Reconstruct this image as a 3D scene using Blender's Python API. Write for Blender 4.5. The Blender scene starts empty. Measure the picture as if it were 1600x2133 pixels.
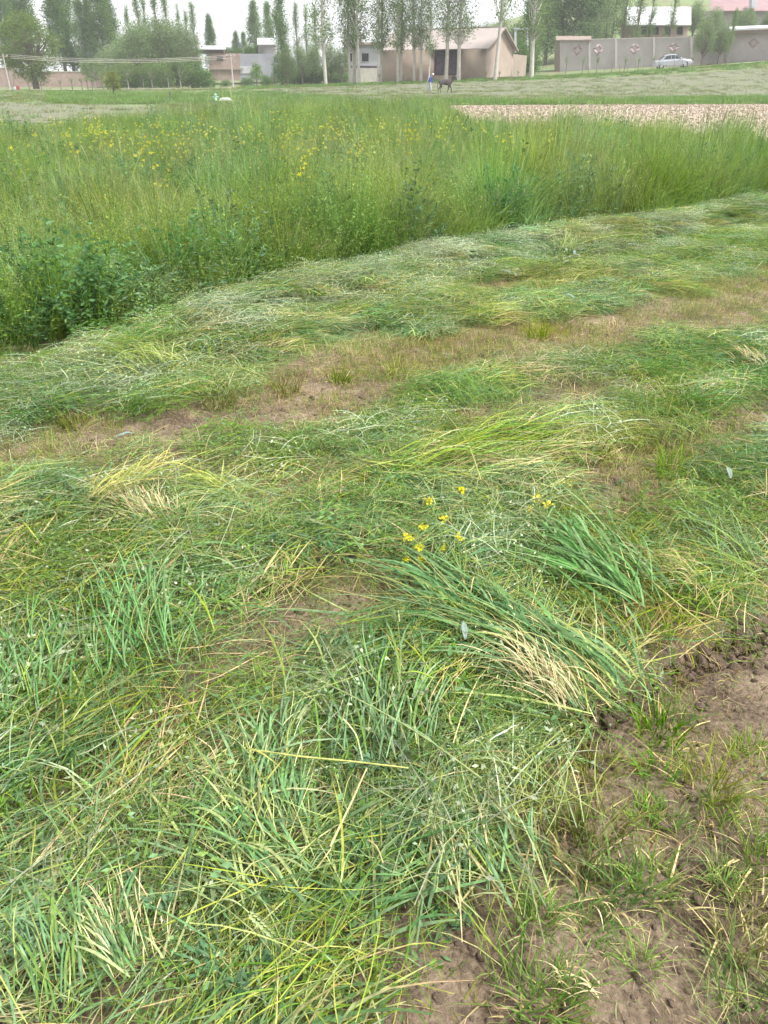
import bpy, bmesh, math
import numpy as np
from mathutils import Vector, Matrix

# ------------------------------------------------------------------ camera, world, sun, exposure
scene = bpy.context.scene
COL = scene.collection
F, CX, CY, HOR, EYE = 1602.0, 800.0, 1066.5, 160.0, 1.6     # photograph's pixels
PITCH = math.atan((CY - HOR) / F)
cp, sp = math.cos(PITCH), math.sin(PITCH)
cam_d = bpy.data.cameras.new('camera')
cam_d.sensor_fit = 'VERTICAL'
cam_d.angle = 2 * math.atan(CY / F)
cam_d.clip_start, cam_d.clip_end = 0.05, 3000
cam = bpy.data.objects.new('camera', cam_d)
cam.location = (0, 0, EYE)
cam.rotation_euler = (math.pi / 2 - PITCH, 0, 0)
COL.objects.link(cam)
scene.camera = cam

SUN_EL, SUN_AZ = math.radians(58), math.radians(115)         # azimuth from +Y towards +X
world = bpy.data.worlds.new('World')
scene.world = world
world.use_nodes = True
wn, wl = world.node_tree.nodes, world.node_tree.links
sky = wn.new('ShaderNodeTexSky')
sky.sky_type = 'NISHITA'
sky.sun_disc = False
sky.sun_elevation = SUN_EL
sky.sun_rotation = SUN_AZ
sky.dust_density = 6.0
sky.air_density = 1.2
hs = wn.new('ShaderNodeHueSaturation')
hs.inputs['Saturation'].default_value = 0.1
wl.new(sky.outputs[0], hs.inputs['Color'])
ctc = wn.new('ShaderNodeTexCoord')                            # even cloud deck over the clear sky
cln = wn.new('ShaderNodeTexNoise')
cln.inputs['Scale'].default_value = 2.5
cln.inputs['Detail'].default_value = 5
wl.new(ctc.outputs['Generated'], cln.inputs['Vector'])
ccl = wn.new('ShaderNodeMix')
ccl.data_type = 'RGBA'
ccl.inputs[6].default_value = (3.6, 3.65, 3.85, 1)
ccl.inputs[7].default_value = (4.6, 4.6, 4.7, 1)
wl.new(cln.outputs['Fac'], ccl.inputs[0])
cmx = wn.new('ShaderNodeMix')
cmx.data_type = 'RGBA'
cmx.inputs[0].default_value = .85
wl.new(hs.outputs[0], cmx.inputs[6])
wl.new(ccl.outputs[2], cmx.inputs[7])
wl.new(cmx.outputs[2], wn['Background'].inputs['Color'])
wn['Background'].inputs['Strength'].default_value = 0.075
sun_d = bpy.data.lights.new('sun', 'SUN')
sun_d.energy = 1.5
sun_d.angle = math.radians(11)
sun_d.color = (1.0, 0.975, 0.93)
sun = bpy.data.objects.new('sun', sun_d)
dv = Vector((math.sin(SUN_AZ) * math.cos(SUN_EL), math.cos(SUN_AZ) * math.cos(SUN_EL), math.sin(SUN_EL)))
sun.rotation_euler = dv.to_track_quat('Z', 'Y').to_euler()
COL.objects.link(sun)
vs = scene.view_settings
vs.view_transform, vs.look, vs.gamma, vs.use_curve_mapping = 'Standard', 'None', 1.0, False
vs.exposure = 2.22
scene.cycles.use_denoising = True
scene.cycles.max_bounces = 6
scene.cycles.diffuse_bounces = 3
scene.cycles.transmission_bounces = 3
scene.cycles.volume_bounces = 0
scene.cycles.adaptive_threshold = 0.02
scene.cycles.transparent_max_bounces = 4
scene.cycles.sample_clamp_indirect = 4.0

rng = np.random.default_rng(7)
U = lambda a, b, n=None: rng.uniform(a, b, n)


def smooth(a, b, x):
    t = np.clip((np.asarray(x, float) - a) / (b - a), 0, 1)
    return t * t * (3 - 2 * t)


# ------------------------------------------------------------------ pixels <-> place
def at(px, py, d):
    u, v = (px - CX) / F, (CY - py) / F
    t = d / (cp + v * sp)
    return np.array([u * t, d, EYE + t * (-sp + v * cp)])


def ground_px(px, py, z=0.0):
    u, v = (px - CX) / F, (CY - py) / F
    t = (z - EYE) / (-sp + v * cp)
    return np.array([u * t, t * (cp + v * sp), z])


def to_px(x, y, z=0.0):
    x, y = np.asarray(x, float), np.asarray(y, float)
    dz = np.asarray(z, float) - EYE
    depth = y * cp - dz * sp
    depth = np.maximum(depth, 1e-3)
    return CX + F * x / depth, CY - F * (y * sp + dz * cp) / depth


def x_at(px, d, z=0.0):
    return (px - CX) / F * (d * cp - (z - EYE) * sp)


def vnoise(x, y, seed=0):
    x, y = np.asarray(x, float), np.asarray(y, float)
    xi, yi = np.floor(x).astype(np.int64), np.floor(y).astype(np.int64)
    fx, fy = x - xi, y - yi
    fx, fy = fx * fx * (3 - 2 * fx), fy * fy * (3 - 2 * fy)

    def h(a, b):
        n = (a * 374761393 + b * 668265263 + seed * 974711) & 0x7fffffff
        n = ((n ^ (n >> 13)) * 1274126177) & 0x7fffffff
        return ((n ^ (n >> 16)) & 0xffff) / 65535.0
    return (h(xi, yi) * (1 - fx) + h(xi + 1, yi) * fx) * (1 - fy) + (h(xi, yi + 1) * (1 - fx) + h(xi + 1, yi + 1) * fx) * fy


def fbm(x, y, seed=0, o=3):
    s, a, n = 0, 0.5, 0
    for i in range(o):
        s = s + a * vnoise(x * 2 ** i, y * 2 ** i, seed + i * 17)
        n += a
        a *= .5
    return s / n


RX = [-60, -49, -23, -6, 12, 27, 33, 42.6, 48.7, 75]
RZ = [0.05, .08, .24, .71, 1.29, 1.87, 2.24, 2.83, 3.3, 4.6]


def terrain(x, y):
    x, y = np.asarray(x, float), np.asarray(y, float)
    z = np.interp(x, RX, RZ) * smooth(82, 107, y)
    z = z + np.interp(x, [-60, 0, 15, 30, 60], [1.0, 1.0, 1.6, 3.2, 4.5]) * smooth(114, 160, y)
    z = z + np.interp(x, [-80, 0, 30, 60], [2, 3, 9, 14]) * smooth(150, 260, y)
    return z


# ------------------------------------------------------------------ mown ground: bare patches and pile height
EDGE = np.array([(-300, 855), (-100, 795), (0, 760), (150, 722), (300, 678), (450, 643), (600, 603), (750, 567), (850, 542),
                 (1000, 512), (1150, 495), (1300, 476), (1450, 454), (1600, 431), (1750, 410), (1900, 392)], float)
EDGE_D = np.array([ground_px(a, b)[1] for a, b in EDGE])
FAR = np.array([(-300, 24), (100, 24), (250, 26), (420, 30), (520, 36), (900, 37), (945, 30), (960, 24), (1100, 21),
                (1250, 20), (1400, 18.5), (1600, 16), (1750, 15), (1900, 14.5)], float)


def crop_depth(x, y):
    """signed metres inside the standing crop (>0 inside), along y"""
    px, _ = to_px(x, y)
    near = np.interp(px, EDGE[:, 0], EDGE_D) + 0.25 * (fbm(x * 1.3, y * 1.3, 5) - .5)
    far = np.interp(px, FAR[:, 0], FAR[:, 1])
    return np.minimum(y - near, far - y), y - near


BARE = [(700, 1305, 190, 42, -17, 1), (470, 1395, 150, 36, -14, .9), (335, 1500, 60, 40, -20, .8), (345, 1590, 60, 40, -20, .8),
        (60, 1690, 110, 60, -10, .7), (130, 940, 150, 45, -13, .75), (430, 890, 95, 42, -12, .85), (590, 868, 95, 42, -18, .9),
        (730, 800, 170, 70, -20, .85), (1070, 722, 110, 36, -8, 1), (930, 745, 150, 50, -12, .7), (1230, 700, 150, 38, -9, .75),
        (1400, 660, 170, 36, -10, .6), (1580, 620, 130, 42, -8, .7), (1350, 975, 110, 40, -15, .8), (1460, 935, 130, 36, -14, .7),
        (1000, 868, 70, 26, -10, .9), (1130, 832, 70, 24, -10, .8), (1290, 1065, 90, 26, -8, .6), (660, 995, 70, 26, -10, .6),
        (1560, 890, 90, 30, -10, .6), (850, 1215, 110, 36, -10, .55), (240, 1010, 130, 22, -10, .5), (30, 800, 160, 26, -14, .9),
        (250, 715, 150, 22, -14, .8), (560, 1045, 60, 30, 0, .5), (1010, 610, 90, 16, -8, .4)]
LINES = [([(-200, 1010), (0, 962), (300, 905), (600, 850), (850, 765), (1100, 712), (1350, 675), (1700, 632)], 22, .78),
         ([(-150, 1760), (0, 1690), (200, 1590), (340, 1515), (480, 1400), (700, 1305), (870, 1232)], 32, .8),
         ([(1190, 1015), (1330, 975), (1480, 930), (1700, 870)], 27, .75), ([(980, 872), (1130, 832), (1300, 800)], 18, .6),
         ([(-150, 815), (0, 778), (300, 695), (450, 660)], 15, .8)]
BIGX = [600, 700, 960, 1090, 1150, 1250, 1400, 1500, 1620, 1900]
BIGY = [2230, 2133, 1890, 1710, 1570, 1475, 1405, 1325, 1262, 1120]


def bare(x, y):
    px, py = to_px(x, y)
    s = np.zeros_like(px)
    for cx, cy, rx, ry, an, st in BARE:
        a = math.radians(an)
        dx, dy = px - cx, py - cy
        u = (dx * math.cos(a) + dy * math.sin(a)) / rx
        v = (-dx * math.sin(a) + dy * math.cos(a)) / ry
        s = np.maximum(s, st * np.exp(-(u * u + v * v) ** 1.5 * .8))
    wob = 1 + 1.9 * (fbm(x * 2.6, y * 2.6, 35) - .45)
    for pts, hw, st in LINES:
        best = np.full_like(px, 1e9)
        for (xa, ya), (xb, yb) in zip(pts[:-1], pts[1:]):
            t = np.clip(((px - xa) * (xb - xa) + (py - ya) * (yb - ya)) / ((xb - xa) ** 2 + (yb - ya) ** 2), 0, 1)
            best = np.minimum(best, np.hypot(px - xa - t * (xb - xa), py - ya - t * (yb - ya)))
        s = np.maximum(s, st * np.exp(-(best / hw / np.maximum(wob, .15)) ** 2))
    e = (py - np.interp(px, BIGX, BIGY)) * .8
    e = e + 90 * (fbm(x * 5, y * 5, 31) - .5)
    s = np.maximum(s, smooth(-45, 60, e))
    g = np.exp(-(((px - 1560) / 190) ** 2 + ((py - 2110) / 70) ** 2)) + .8 * np.exp(-(((px - 1130) / 130) ** 2 + ((py - 2120) / 50) ** 2))
    s = s * (1 - .75 * np.minimum(g, 1))
    n = fbm(x * 3.1, y * 3.1, 77)
    return np.clip(s * 1.15 + (n - .5) * .9 * (s > .04), 0, 1)


ROW = ground_px(1600, 415) - ground_px(0, 760)
ROW = ROW[:2] / np.linalg.norm(ROW[:2])


def swath(x, y, along, across, seed):
    return fbm((x * ROW[0] + y * ROW[1]) * along, (-x * ROW[1] + y * ROW[0]) * across, seed)


def pile(x, y):
    b = bare(x, y)
    n = swath(x, y, .7, 2.6, 40)
    n2 = fbm(x * 5.3, y * 5.3, 41)
    h = (0.02 + 0.075 * smooth(.3, .75, n) + .035 * n2) * (1 - smooth(.03, .4, b))
    px, py = to_px(x, y)
    off = y - np.interp(px, EDGE[:, 0], EDGE_D)
    h = h + 0.14 * np.exp(-((off + .75) / .42) ** 2) * (.5 + n2)          # windrow beside the standing crop
    return h


# ------------------------------------------------------------------ materials
def new_mat(name):
    m = bpy.data.materials.new(name)
    m.use_nodes = True
    return m, m.node_tree.nodes, m.node_tree.links


def plain(name, c, rough=.8, var=.15, scale=6.0, bump=0.0, spec=.3, metal=0.0, coord='Object', c2=None):
    m, n, l = new_mat(name)
    b = n['Principled BSDF']
    tc = n.new('ShaderNodeTexCoord')
    nz = n.new('ShaderNodeTexNoise')
    nz.inputs['Scale'].default_value = scale
    nz.inputs['Detail'].default_value = 6
    nz.inputs['Roughness'].default_value = .65
    l.new(tc.outputs[coord], nz.inputs['Vector'])
    mx = n.new('ShaderNodeMix')
    mx.data_type = 'RGBA'
    lo = c2 if c2 else [max(0, v * (1 - var)) for v in c]
    hi = [min(1, v * (1 + var)) for v in c]
    mx.inputs[6].default_value = (*lo, 1)
    mx.inputs[7].default_value = (*hi, 1)
    mr = n.new('ShaderNodeMapRange')
    mr.inputs[1].default_value, mr.inputs[2].default_value = .3, .7
    l.new(nz.outputs['Fac'], mr.inputs[0])
    l.new(mr.outputs[0], mx.inputs[0])
    l.new(mx.outputs[2], b.inputs['Base Color'])
    b.inputs['Roughness'].default_value = rough
    b.inputs['Specular IOR Level'].default_value = spec
    b.inputs['Metallic'].default_value = metal
    if bump:
        bp = n.new('ShaderNodeBump')
        bp.inputs['Strength'].default_value = .6
        bp.inputs['Distance'].default_value = bump
        l.new(nz.outputs['Fac'], bp.inputs['Height'])
        l.new(bp.outputs[0], b.inputs['Normal'])
    return m


def leafy(name, trans=.3, rough=.6, spec=.35, patch=.5, hue=.02, val=.35, pv=.2):
    """vegetation: per-blade colour x slow variation from plant to plant"""
    m, n, l = new_mat(name)
    b = n['Principled BSDF']
    at_ = n.new('ShaderNodeAttribute')
    at_.attribute_name = 'Col'
    oi = n.new('ShaderNodeObjectInfo')
    nz = n.new('ShaderNodeTexNoise')
    nz.inputs['Scale'].default_value = patch
    nz.inputs['Detail'].default_value = 3
    l.new(oi.outputs['Location'], nz.inputs['Vector'])
    mr = n.new('ShaderNodeMapRange')
    mr.inputs[1].default_value, mr.inputs[2].default_value = .3, .7
    mr.inputs[3].default_value, mr.inputs[4].default_value = .5 - hue, .5 + hue
    l.new(nz.outputs['Fac'], mr.inputs[0])
    mv = n.new('ShaderNodeMapRange')
    mv.inputs[3].default_value, mv.inputs[4].default_value = 1 - val, 1 + val
    l.new(oi.outputs['Random'], mv.inputs[0])
    h = n.new('ShaderNodeHueSaturation')
    l.new(mr.outputs[0], h.inputs['Hue'])
    nz2 = n.new('ShaderNodeTexNoise')
    nz2.inputs['Scale'].default_value = patch * 2.3
    nz2.inputs['Detail'].default_value = 2
    l.new(oi.outputs['Location'], nz2.inputs['Vector'])
    ms_ = n.new('ShaderNodeMapRange')
    ms_.inputs[1].default_value, ms_.inputs[2].default_value = .32, .68
    ms_.inputs[3].default_value, ms_.inputs[4].default_value = .86, 1.18
    l.new(nz2.outputs['Fac'], ms_.inputs[0])
    l.new(ms_.outputs[0], h.inputs['Saturation'])
    mp_ = n.new('ShaderNodeMapRange')
    mp_.inputs[1].default_value, mp_.inputs[2].default_value = .32, .68
    mp_.inputs[3].default_value, mp_.inputs[4].default_value = 1 + pv, 1 - pv
    l.new(nz2.outputs['Fac'], mp_.inputs[0])
    mu_ = n.new('ShaderNodeMath')
    mu_.operation = 'MULTIPLY'
    l.new(mv.outputs[0], mu_.inputs[0])
    l.new(mp_.outputs[0], mu_.inputs[1])
    l.new(mu_.outputs[0], h.inputs['Value'])
    tcn = n.new('ShaderNodeTexCoord')
    fz = n.new('ShaderNodeTexNoise')
    fz.inputs['Scale'].default_value = 70
    fz.inputs['Detail'].default_value = 2
    l.new(tcn.outputs['Object'], fz.inputs['Vector'])
    fr_ = n.new('ShaderNodeMapRange')
    fr_.inputs[1].default_value, fr_.inputs[2].default_value = .3, .7
    fr_.inputs[3].default_value, fr_.inputs[4].default_value = .72, 1.28
    l.new(fz.outputs['Fac'], fr_.inputs[0])
    mm = n.new('ShaderNodeMix')
    mm.data_type, mm.blend_type = 'RGBA', 'MULTIPLY'
    mm.inputs[0].default_value = 1
    l.new(at_.outputs['Color'], mm.inputs[6])
    l.new(fr_.outputs[0], mm.inputs[7])
    l.new(mm.outputs[2], h.inputs['Color'])
    l.new(h.outputs[0], b.inputs['Base Color'])
    b.inputs['Roughness'].default_value = rough
    b.inputs['Specular IOR Level'].default_value = spec
    tr = n.new('ShaderNodeBsdfTranslucent')
    l.new(h.outputs[0], tr.inputs['Color'])
    ms = n.new('ShaderNodeMixShader')
    ms.inputs[0].default_value = trans
    l.new(b.outputs[0], ms.inputs[1])
    l.new(tr.outputs[0], ms.inputs[2])
    l.new(ms.outputs[0], n['Material Output'].inputs['Surface'])
    return m


M = {}
M['grass'] = leafy('grass_blade', .34, .6, .14, .7, .03, .32)
M['bundle'] = leafy('bundle_blade', .36, .6, .14, .7, .008, .06, .04)
M['crop'] = leafy('standing_plant', .45, .65, .12, .6, .034, .38, .28)
M['tree'] = leafy('tree_leaf', .5, .7, .1, .05, .012, .12)
M['straw'] = leafy('straw_blade', .15, .6, .18, .8, .01, .25)
M['petal'] = leafy('yellow_petal', .25, .5, .3, .5, .01, .1)
M['bark_white'] = plain('white_bark', (.46, .43, .39), .8, .2, 3, .01)
M['bark'] = plain('dark_bark', (.16, .13, .11), .9, .35, 5, .02)
M['plaster'] = plain('tan_mud_plaster', (.34, .275, .22), .95, .1, .8, .01)
M['plaster2'] = plain('gable_mud_plaster', (.335, .275, .23), .95, .1, .8, .01)
M['roof'] = plain('pale_roof_sheet', (.33, .285, .265), .6, .1, .5)
M['roof_white'] = plain('white_roof_sheet', (.45, .45, .465), .5, .06, .7)
M['roof_pink'] = plain('faded_red_roof_sheet', (.25, .16, .165), .6, .15, .7)
M['door'] = plain('dark_purple_door', (.09, .065, .085), .6, .2, 2)
M['dark'] = plain('dark_opening', (.03, .028, .03), .8, .2, 2)
M['white'] = plain('white_paint', (.48, .48, .52), .7, .08, 1.0)
M['grey_wall'] = plain('lilac_grey_render', (.375, .345, .34), .9, .12, .6, .01)
M['pink_wall'] = plain('pink_brick_wall', (.35, .265, .235), .9, .18, 1.4, .02)
M['blue_wall'] = plain('blue_grey_wall', (.31, .315, .35), .9, .15, .8)
M['pink_tile'] = plain('faded_pink_ornament', (.38, .285, .29), .9, .15, 3)
M['concrete'] = plain('pale_concrete', (.5, .47, .43), .9, .12, 2)
M['post'] = plain('weathered_post', (.24, .19, .16), .9, .25, 6)
M['road'] = plain('pale_dirt_road', (.40, .35, .31), .95, .15, .5, coord='Generated')
M['tilled'] = plain('dry_tilled_soil', (.36, .29, .23), 1, .08, 40, .03)
M['mulch'] = plain('pale_clod_field', (.15, .135, .10), 1, .3, 60, .02, c2=(.08, .115, .055))
M['green_field'] = plain('low_green_crop', (.11, .19, .06), 1, .3, 50, .02)
M['sage_field'] = plain('sage_green_strip', (.12, .17, .08), 1, .3, 50, .02)


def ground_material():
    m, n, l = new_mat('field_soil')
    b = n['Principled BSDF']
    g = n.new('ShaderNodeNewGeometry')

    def nz(scale, detail=8, rough=.65):
        t = n.new('ShaderNodeTexNoise')
        t.inputs['Scale'].default_value = scale
        t.inputs['Detail'].default_value = detail
        t.inputs['Roughness'].default_value = rough
        l.new(g.outputs['Position'], t.inputs['Vector'])
        return t
    a, c, d = nz(3.2), nz(60), nz(16)
    r = n.new('ShaderNodeValToRGB')
    e = r.color_ramp.elements
    e[0].position, e[0].color = .40, (.07, .049, .034, 1)
    e[1].position, e[1].color = .62, (.30, .23, .163, 1)
    e2 = r.color_ramp.elements.new(.5)
    e2.color = (.175, .13, .09, 1)
    mx = n.new('ShaderNodeMath')
    mx.operation = 'MULTIPLY_ADD'
    mx.inputs[1].default_value = .45
    l.new(c.outputs['Fac'], mx.inputs[0])
    m2 = n.new('ShaderNodeMath')
    m2.operation = 'MULTIPLY'
    m2.inputs[1].default_value = .55
    l.new(a.outputs['Fac'], m2.inputs[0])
    l.new(m2.outputs[0], mx.inputs[2])
    l.new(mx.outputs[0], r.inputs[0])
    # far beyond the crop the ground is thinly covered in green
    sx = n.new('ShaderNodeSeparateXYZ')
    l.new(g.outputs['Position'], sx.inputs[0])
    mr = n.new('ShaderNodeMapRange')
    mr.inputs[1].default_value, mr.inputs[2].default_value = 16, 30
    l.new(sx.outputs['Y'], mr.inputs[0])
    n3 = nz(.35, 6)
    m3 = n.new('ShaderNodeMath')
    m3.operation = 'MULTIPLY'
    l.new(mr.outputs[0], m3.inputs[0])
    mr3 = n.new('ShaderNodeMapRange')
    mr3.inputs[1].default_value, mr3.inputs[2].default_value = .3, .6
    l.new(n3.outputs['Fac'], mr3.inputs[0])
    l.new(mr3.outputs[0], m3.inputs[1])
    mix = n.new('ShaderNodeMix')
    mix.data_type = 'RGBA'
    l.new(m3.outputs[0], mix.inputs[0])
    l.new(r.outputs[0], mix.inputs[6])
    mix.inputs[7].default_value = (.14, .21, .085, 1)
    l.new(mix.outputs[2], b.inputs['Base Color'])
    b.inputs['Roughness'].default_value = .95
    b.inputs['Specular IOR Level'].default_value = .2
    bp = n.new('ShaderNodeBump')
    bp.inputs['Strength'].default_value = .9
    bp.inputs['Distance'].default_value = .02
    ad = n.new('ShaderNodeMath')
    ad.operation = 'ADD'
    l.new(c.outputs['Fac'], ad.inputs[0])
    l.new(d.outputs['Fac'], ad.inputs[1])
    l.new(ad.outputs[0], bp.inputs['Height'])
    l.new(bp.outputs[0], b.inputs['Normal'])
    return m


M['soil'] = ground_material()


# ------------------------------------------------------------------ helpers
def tag(o, label=None, cat=None, group=None, kind=None):
    if label:
        o['label'] = label
    if cat:
        o['category'] = cat
    if group:
        o['group'] = group
    if kind:
        o['kind'] = kind
    return o


def link(o, parent=None):
    COL.objects.link(o)
    if parent is not None:
        o.parent = parent
    return o


def empty(name, loc, rz=0, scale=1):
    o = bpy.data.objects.new(name, None)
    o.location = [float(v) for v in loc]
    o.rotation_euler = (0, 0, rz)
    o.scale = (scale,) * 3 if np.isscalar(scale) else scale
    o.empty_display_size = .2
    return link(o)


def obj(name, mesh, parent=None, loc=None, rot=None):
    o = bpy.data.objects.new(name, mesh)
    if loc is not None:
        o.location = [float(v) for v in loc]
    if rot is not None:
        o.rotation_euler = rot
    return link(o, parent)


def copy_tree(o, parent=None):
    c = o.copy()
    COL.objects.link(c)
    c.parent = parent
    for ch in o.children:
        copy_tree(ch, c)
    return c


def mesh_np(name, verts, quads, mat, cols=None, tris=None, smooth_=False):
    me = bpy.data.meshes.new(name)
    verts = np.asarray(verts, np.float32).reshape(-1, 3)
    quads = np.asarray(quads, np.int32).reshape(-1, 4) if quads is not None and len(quads) else np.zeros((0, 4), np.int32)
    tris = np.asarray(tris, np.int32).reshape(-1, 3) if tris is not None and len(tris) else np.zeros((0, 3), np.int32)
    nq, nt = len(quads), len(tris)
    me.vertices.add(len(verts))
    me.vertices.foreach_set('co', verts.ravel())
    me.loops.add(nq * 4 + nt * 3)
    me.loops.foreach_set('vertex_index', np.concatenate([quads.ravel(), tris.ravel()]))
    me.polygons.add(nq + nt)
    st = np.concatenate([np.arange(nq) * 4, nq * 4 + np.arange(nt) * 3]).astype(np.int32)
    me.polygons.foreach_set('loop_start', st)
    if cols is not None:
        ca = me.color_attributes.new('Col', 'FLOAT_COLOR', 'POINT')
        cols = np.asarray(cols, np.float32)
        ca.data.foreach_set('color', np.concatenate([cols, np.ones((len(cols), 1), np.float32)], 1).ravel())
    me.update(calc_edges=True)
    me.validate()
    if smooth_:
        me.polygons.foreach_set('use_smooth', np.ones(nq + nt, bool))
    if mat:
        me.materials.append(mat)
    return me


class Geo:
    """collects coloured pieces"""

    def __init__(s):
        s.v, s.q, s.c, s.n = [], [], [], 0

    def add(s, v, q, c):
        s.v.append(v.reshape(-1, 3))
        s.q.append(q.reshape(-1, 4) + s.n)
        s.c.append(c.reshape(-1, 3))
        s.n += len(s.v[-1])

    def strips(s, spine, wv, wp, col, tipcol=None):
        """spine (n,k,3), wv (n,3) half-width vectors, wp (k,) width profile, col (n,3)"""
        n, k, _ = spine.shape
        wp = np.asarray(wp)
        off = wv[:, None, :] * (wp[None, :, None] if wp.ndim == 1 else wp[:, :, None])
        v = np.stack([spine - off, spine + off], 2).reshape(n, 2 * k, 3)
        base = (np.arange(n) * 2 * k)[:, None, None]
        seg = (np.arange(k - 1) * 2)[None, :, None]
        q = base + seg + np.array([0, 1, 3, 2])[None, None, :]
        tc = col if tipcol is None else tipcol
        f = np.linspace(0, 1, k)[None, :, None]
        c = col[:, None, :] * (1 - f) + tc[:, None, :] * f
        s.add(v, q, np.repeat(c, 2, 1).reshape(-1, 3))

    def leaves(s, p, d, w, col):
        """rhombic leaves: base p, length vectors d, half-width vectors w"""
        n = len(p)
        nrm = np.cross(d, w)
        ln = np.linalg.norm(nrm, axis=1, keepdims=True) + 1e-9
        dip = nrm / ln * np.linalg.norm(w, axis=1, keepdims=True) * .35
        v = np.stack([p, p + d * .45 + w + dip, p + d, p + d * .45 - w + dip], 1)
        q = (np.arange(n) * 4)[:, None] + np.arange(4)[None]
        s.add(v, q, np.repeat(col[:, None, :], 4, 1))

    def tube(s, pts, radii, col, k=5):
        pts = np.asarray(pts, float)
        m = len(pts)
        tg = np.gradient(pts, axis=0)
        tg /= np.linalg.norm(tg, axis=1, keepdims=True) + 1e-9
        ref = np.array([0, 0, 1.0]) if abs(tg[:, 2]).mean() < .8 else np.array([1.0, 0, 0])
        a = np.cross(tg, ref)
        a /= np.linalg.norm(a, axis=1, keepdims=True) + 1e-9
        b = np.cross(tg, a)
        th = np.arange(k) / k * 2 * math.pi
        r = np.broadcast_to(np.asarray(radii, float), (m,))[:, None, None]
        v = pts[:, None, :] + r * (np.cos(th)[None, :, None] * a[:, None, :] + np.sin(th)[None, :, None] * b[:, None, :])
        i, j = np.meshgrid(np.arange(m - 1), np.arange(k), indexing='ij')
        q = np.stack([i * k + j, i * k + (j + 1) % k, (i + 1) * k + (j + 1) % k, (i + 1) * k + j], -1)
        s.add(v, q, np.tile(np.asarray(col, float), (m * k, 1)))

    def mesh(s, name, mat, smooth_=False):
        return mesh_np(name, np.concatenate(s.v), np.concatenate(s.q), mat, np.concatenate(s.c), smooth_=smooth_)


def pick(cols, n, jit=.2):
    cols = np.asarray(cols, float)
    c = cols[rng.integers(0, len(cols), n)]
    return np.clip(c * (1 + U(-jit, jit, (n, 1))) * (1 + U(-.06, .06, (n, 3))), 0, 1)


def rand_dirs(n):
    v = rng.normal(size=(n, 3))
    return v / np.linalg.norm(v, axis=1, keepdims=True)


# colour families (real leaf reflectances)
BLUEG = [(.12, .23, .085), (.145, .255, .11), (.10, .20, .075), (.18, .28, .135)]
GREEN = [(.115, .22, .038), (.14, .25, .047), (.095, .185, .034), (.165, .275, .058)]
YGREEN = [(.245, .305, .05), (.30, .35, .07), (.21, .285, .045)]
STRAW = [(.50, .40, .20), (.44, .36, .17), (.55, .47, .27), (.38, .29, .14)]
PALE = [(.33, .39, .14), (.30, .36, .16), (.39, .43, .19)]
SILV = [(.36, .42, .27), (.31, .37, .24), (.42, .47, .33)]
BROWN = [(.26, .18, .10), (.20, .14, .08), (.32, .24, .14)]


def lay(g, n, ext, L, W, sd, lift, curve, cols, z=(0, .05), k=5, tip=None, pitch=.03):
    """lying blades around the origin, along +X"""
    r, th = ext * np.sqrt(U(0, 1, n)), U(0, 2 * math.pi, n)
    an = rng.normal(0, sd, n) if sd < 3 else U(0, 2 * math.pi, n)
    ln = U(*L, n)
    d = np.stack([np.cos(an), np.sin(an)], 1)
    pp = np.stack([-d[:, 1], d[:, 0]], 1)
    base = np.stack([r * np.cos(th), r * np.sin(th)], 1) - d * ln[:, None] * .5
    t = np.linspace(0, 1, k)
    cv = rng.normal(0, curve, n)
    kt, ka = U(.25, .8, n), rng.normal(0, .55, n) * (U(0, 1, n) < .45)
    kn = np.maximum(t[None] - kt[:, None], 0) * ka[:, None]
    xy = base[:, None] + d[:, None] * (ln[:, None] * t)[:, :, None] + pp[:, None] * (ln[:, None] * (cv[:, None] * t ** 2 + kn))[:, :, None]
    z0 = U(*z, n)
    zz = z0[:, None] * .75 + (U(0, lift, n)[:, None] * .55) * 4 * t * (1 - t) + rng.normal(0, pitch, n)[:, None] * ln[:, None] * (t - .3)
    sp_ = np.concatenate([xy, np.maximum(zz, -.02)[:, :, None]], 2)
    roll = rng.normal(0, .7, n)
    w = U(*W, n) * .5
    wv = np.stack([pp[:, 0] * np.cos(roll), pp[:, 1] * np.cos(roll), np.sin(roll)], 1) * w[:, None]
    wp = np.array([.7, 1, .95, .65, .06]) if k == 5 else np.interp(np.linspace(0, 1, k), [0, .3, .7, 1], [.8, 1, .8, .08])
    wp = np.repeat(wp[None], n, 0)
    torn = U(0, 1, n) < .4
    wp[torn, -1] = U(.3, .7, int(torn.sum()))
    c = pick(cols, n)
    t2 = c * 1.12 if tip is None else pick(tip, n)
    t2 = np.where(U(0, 1, (n, 1)) < .12, pick(STRAW, n), t2)
    g.strips(sp_, wv, wp, c, t2)


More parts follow.
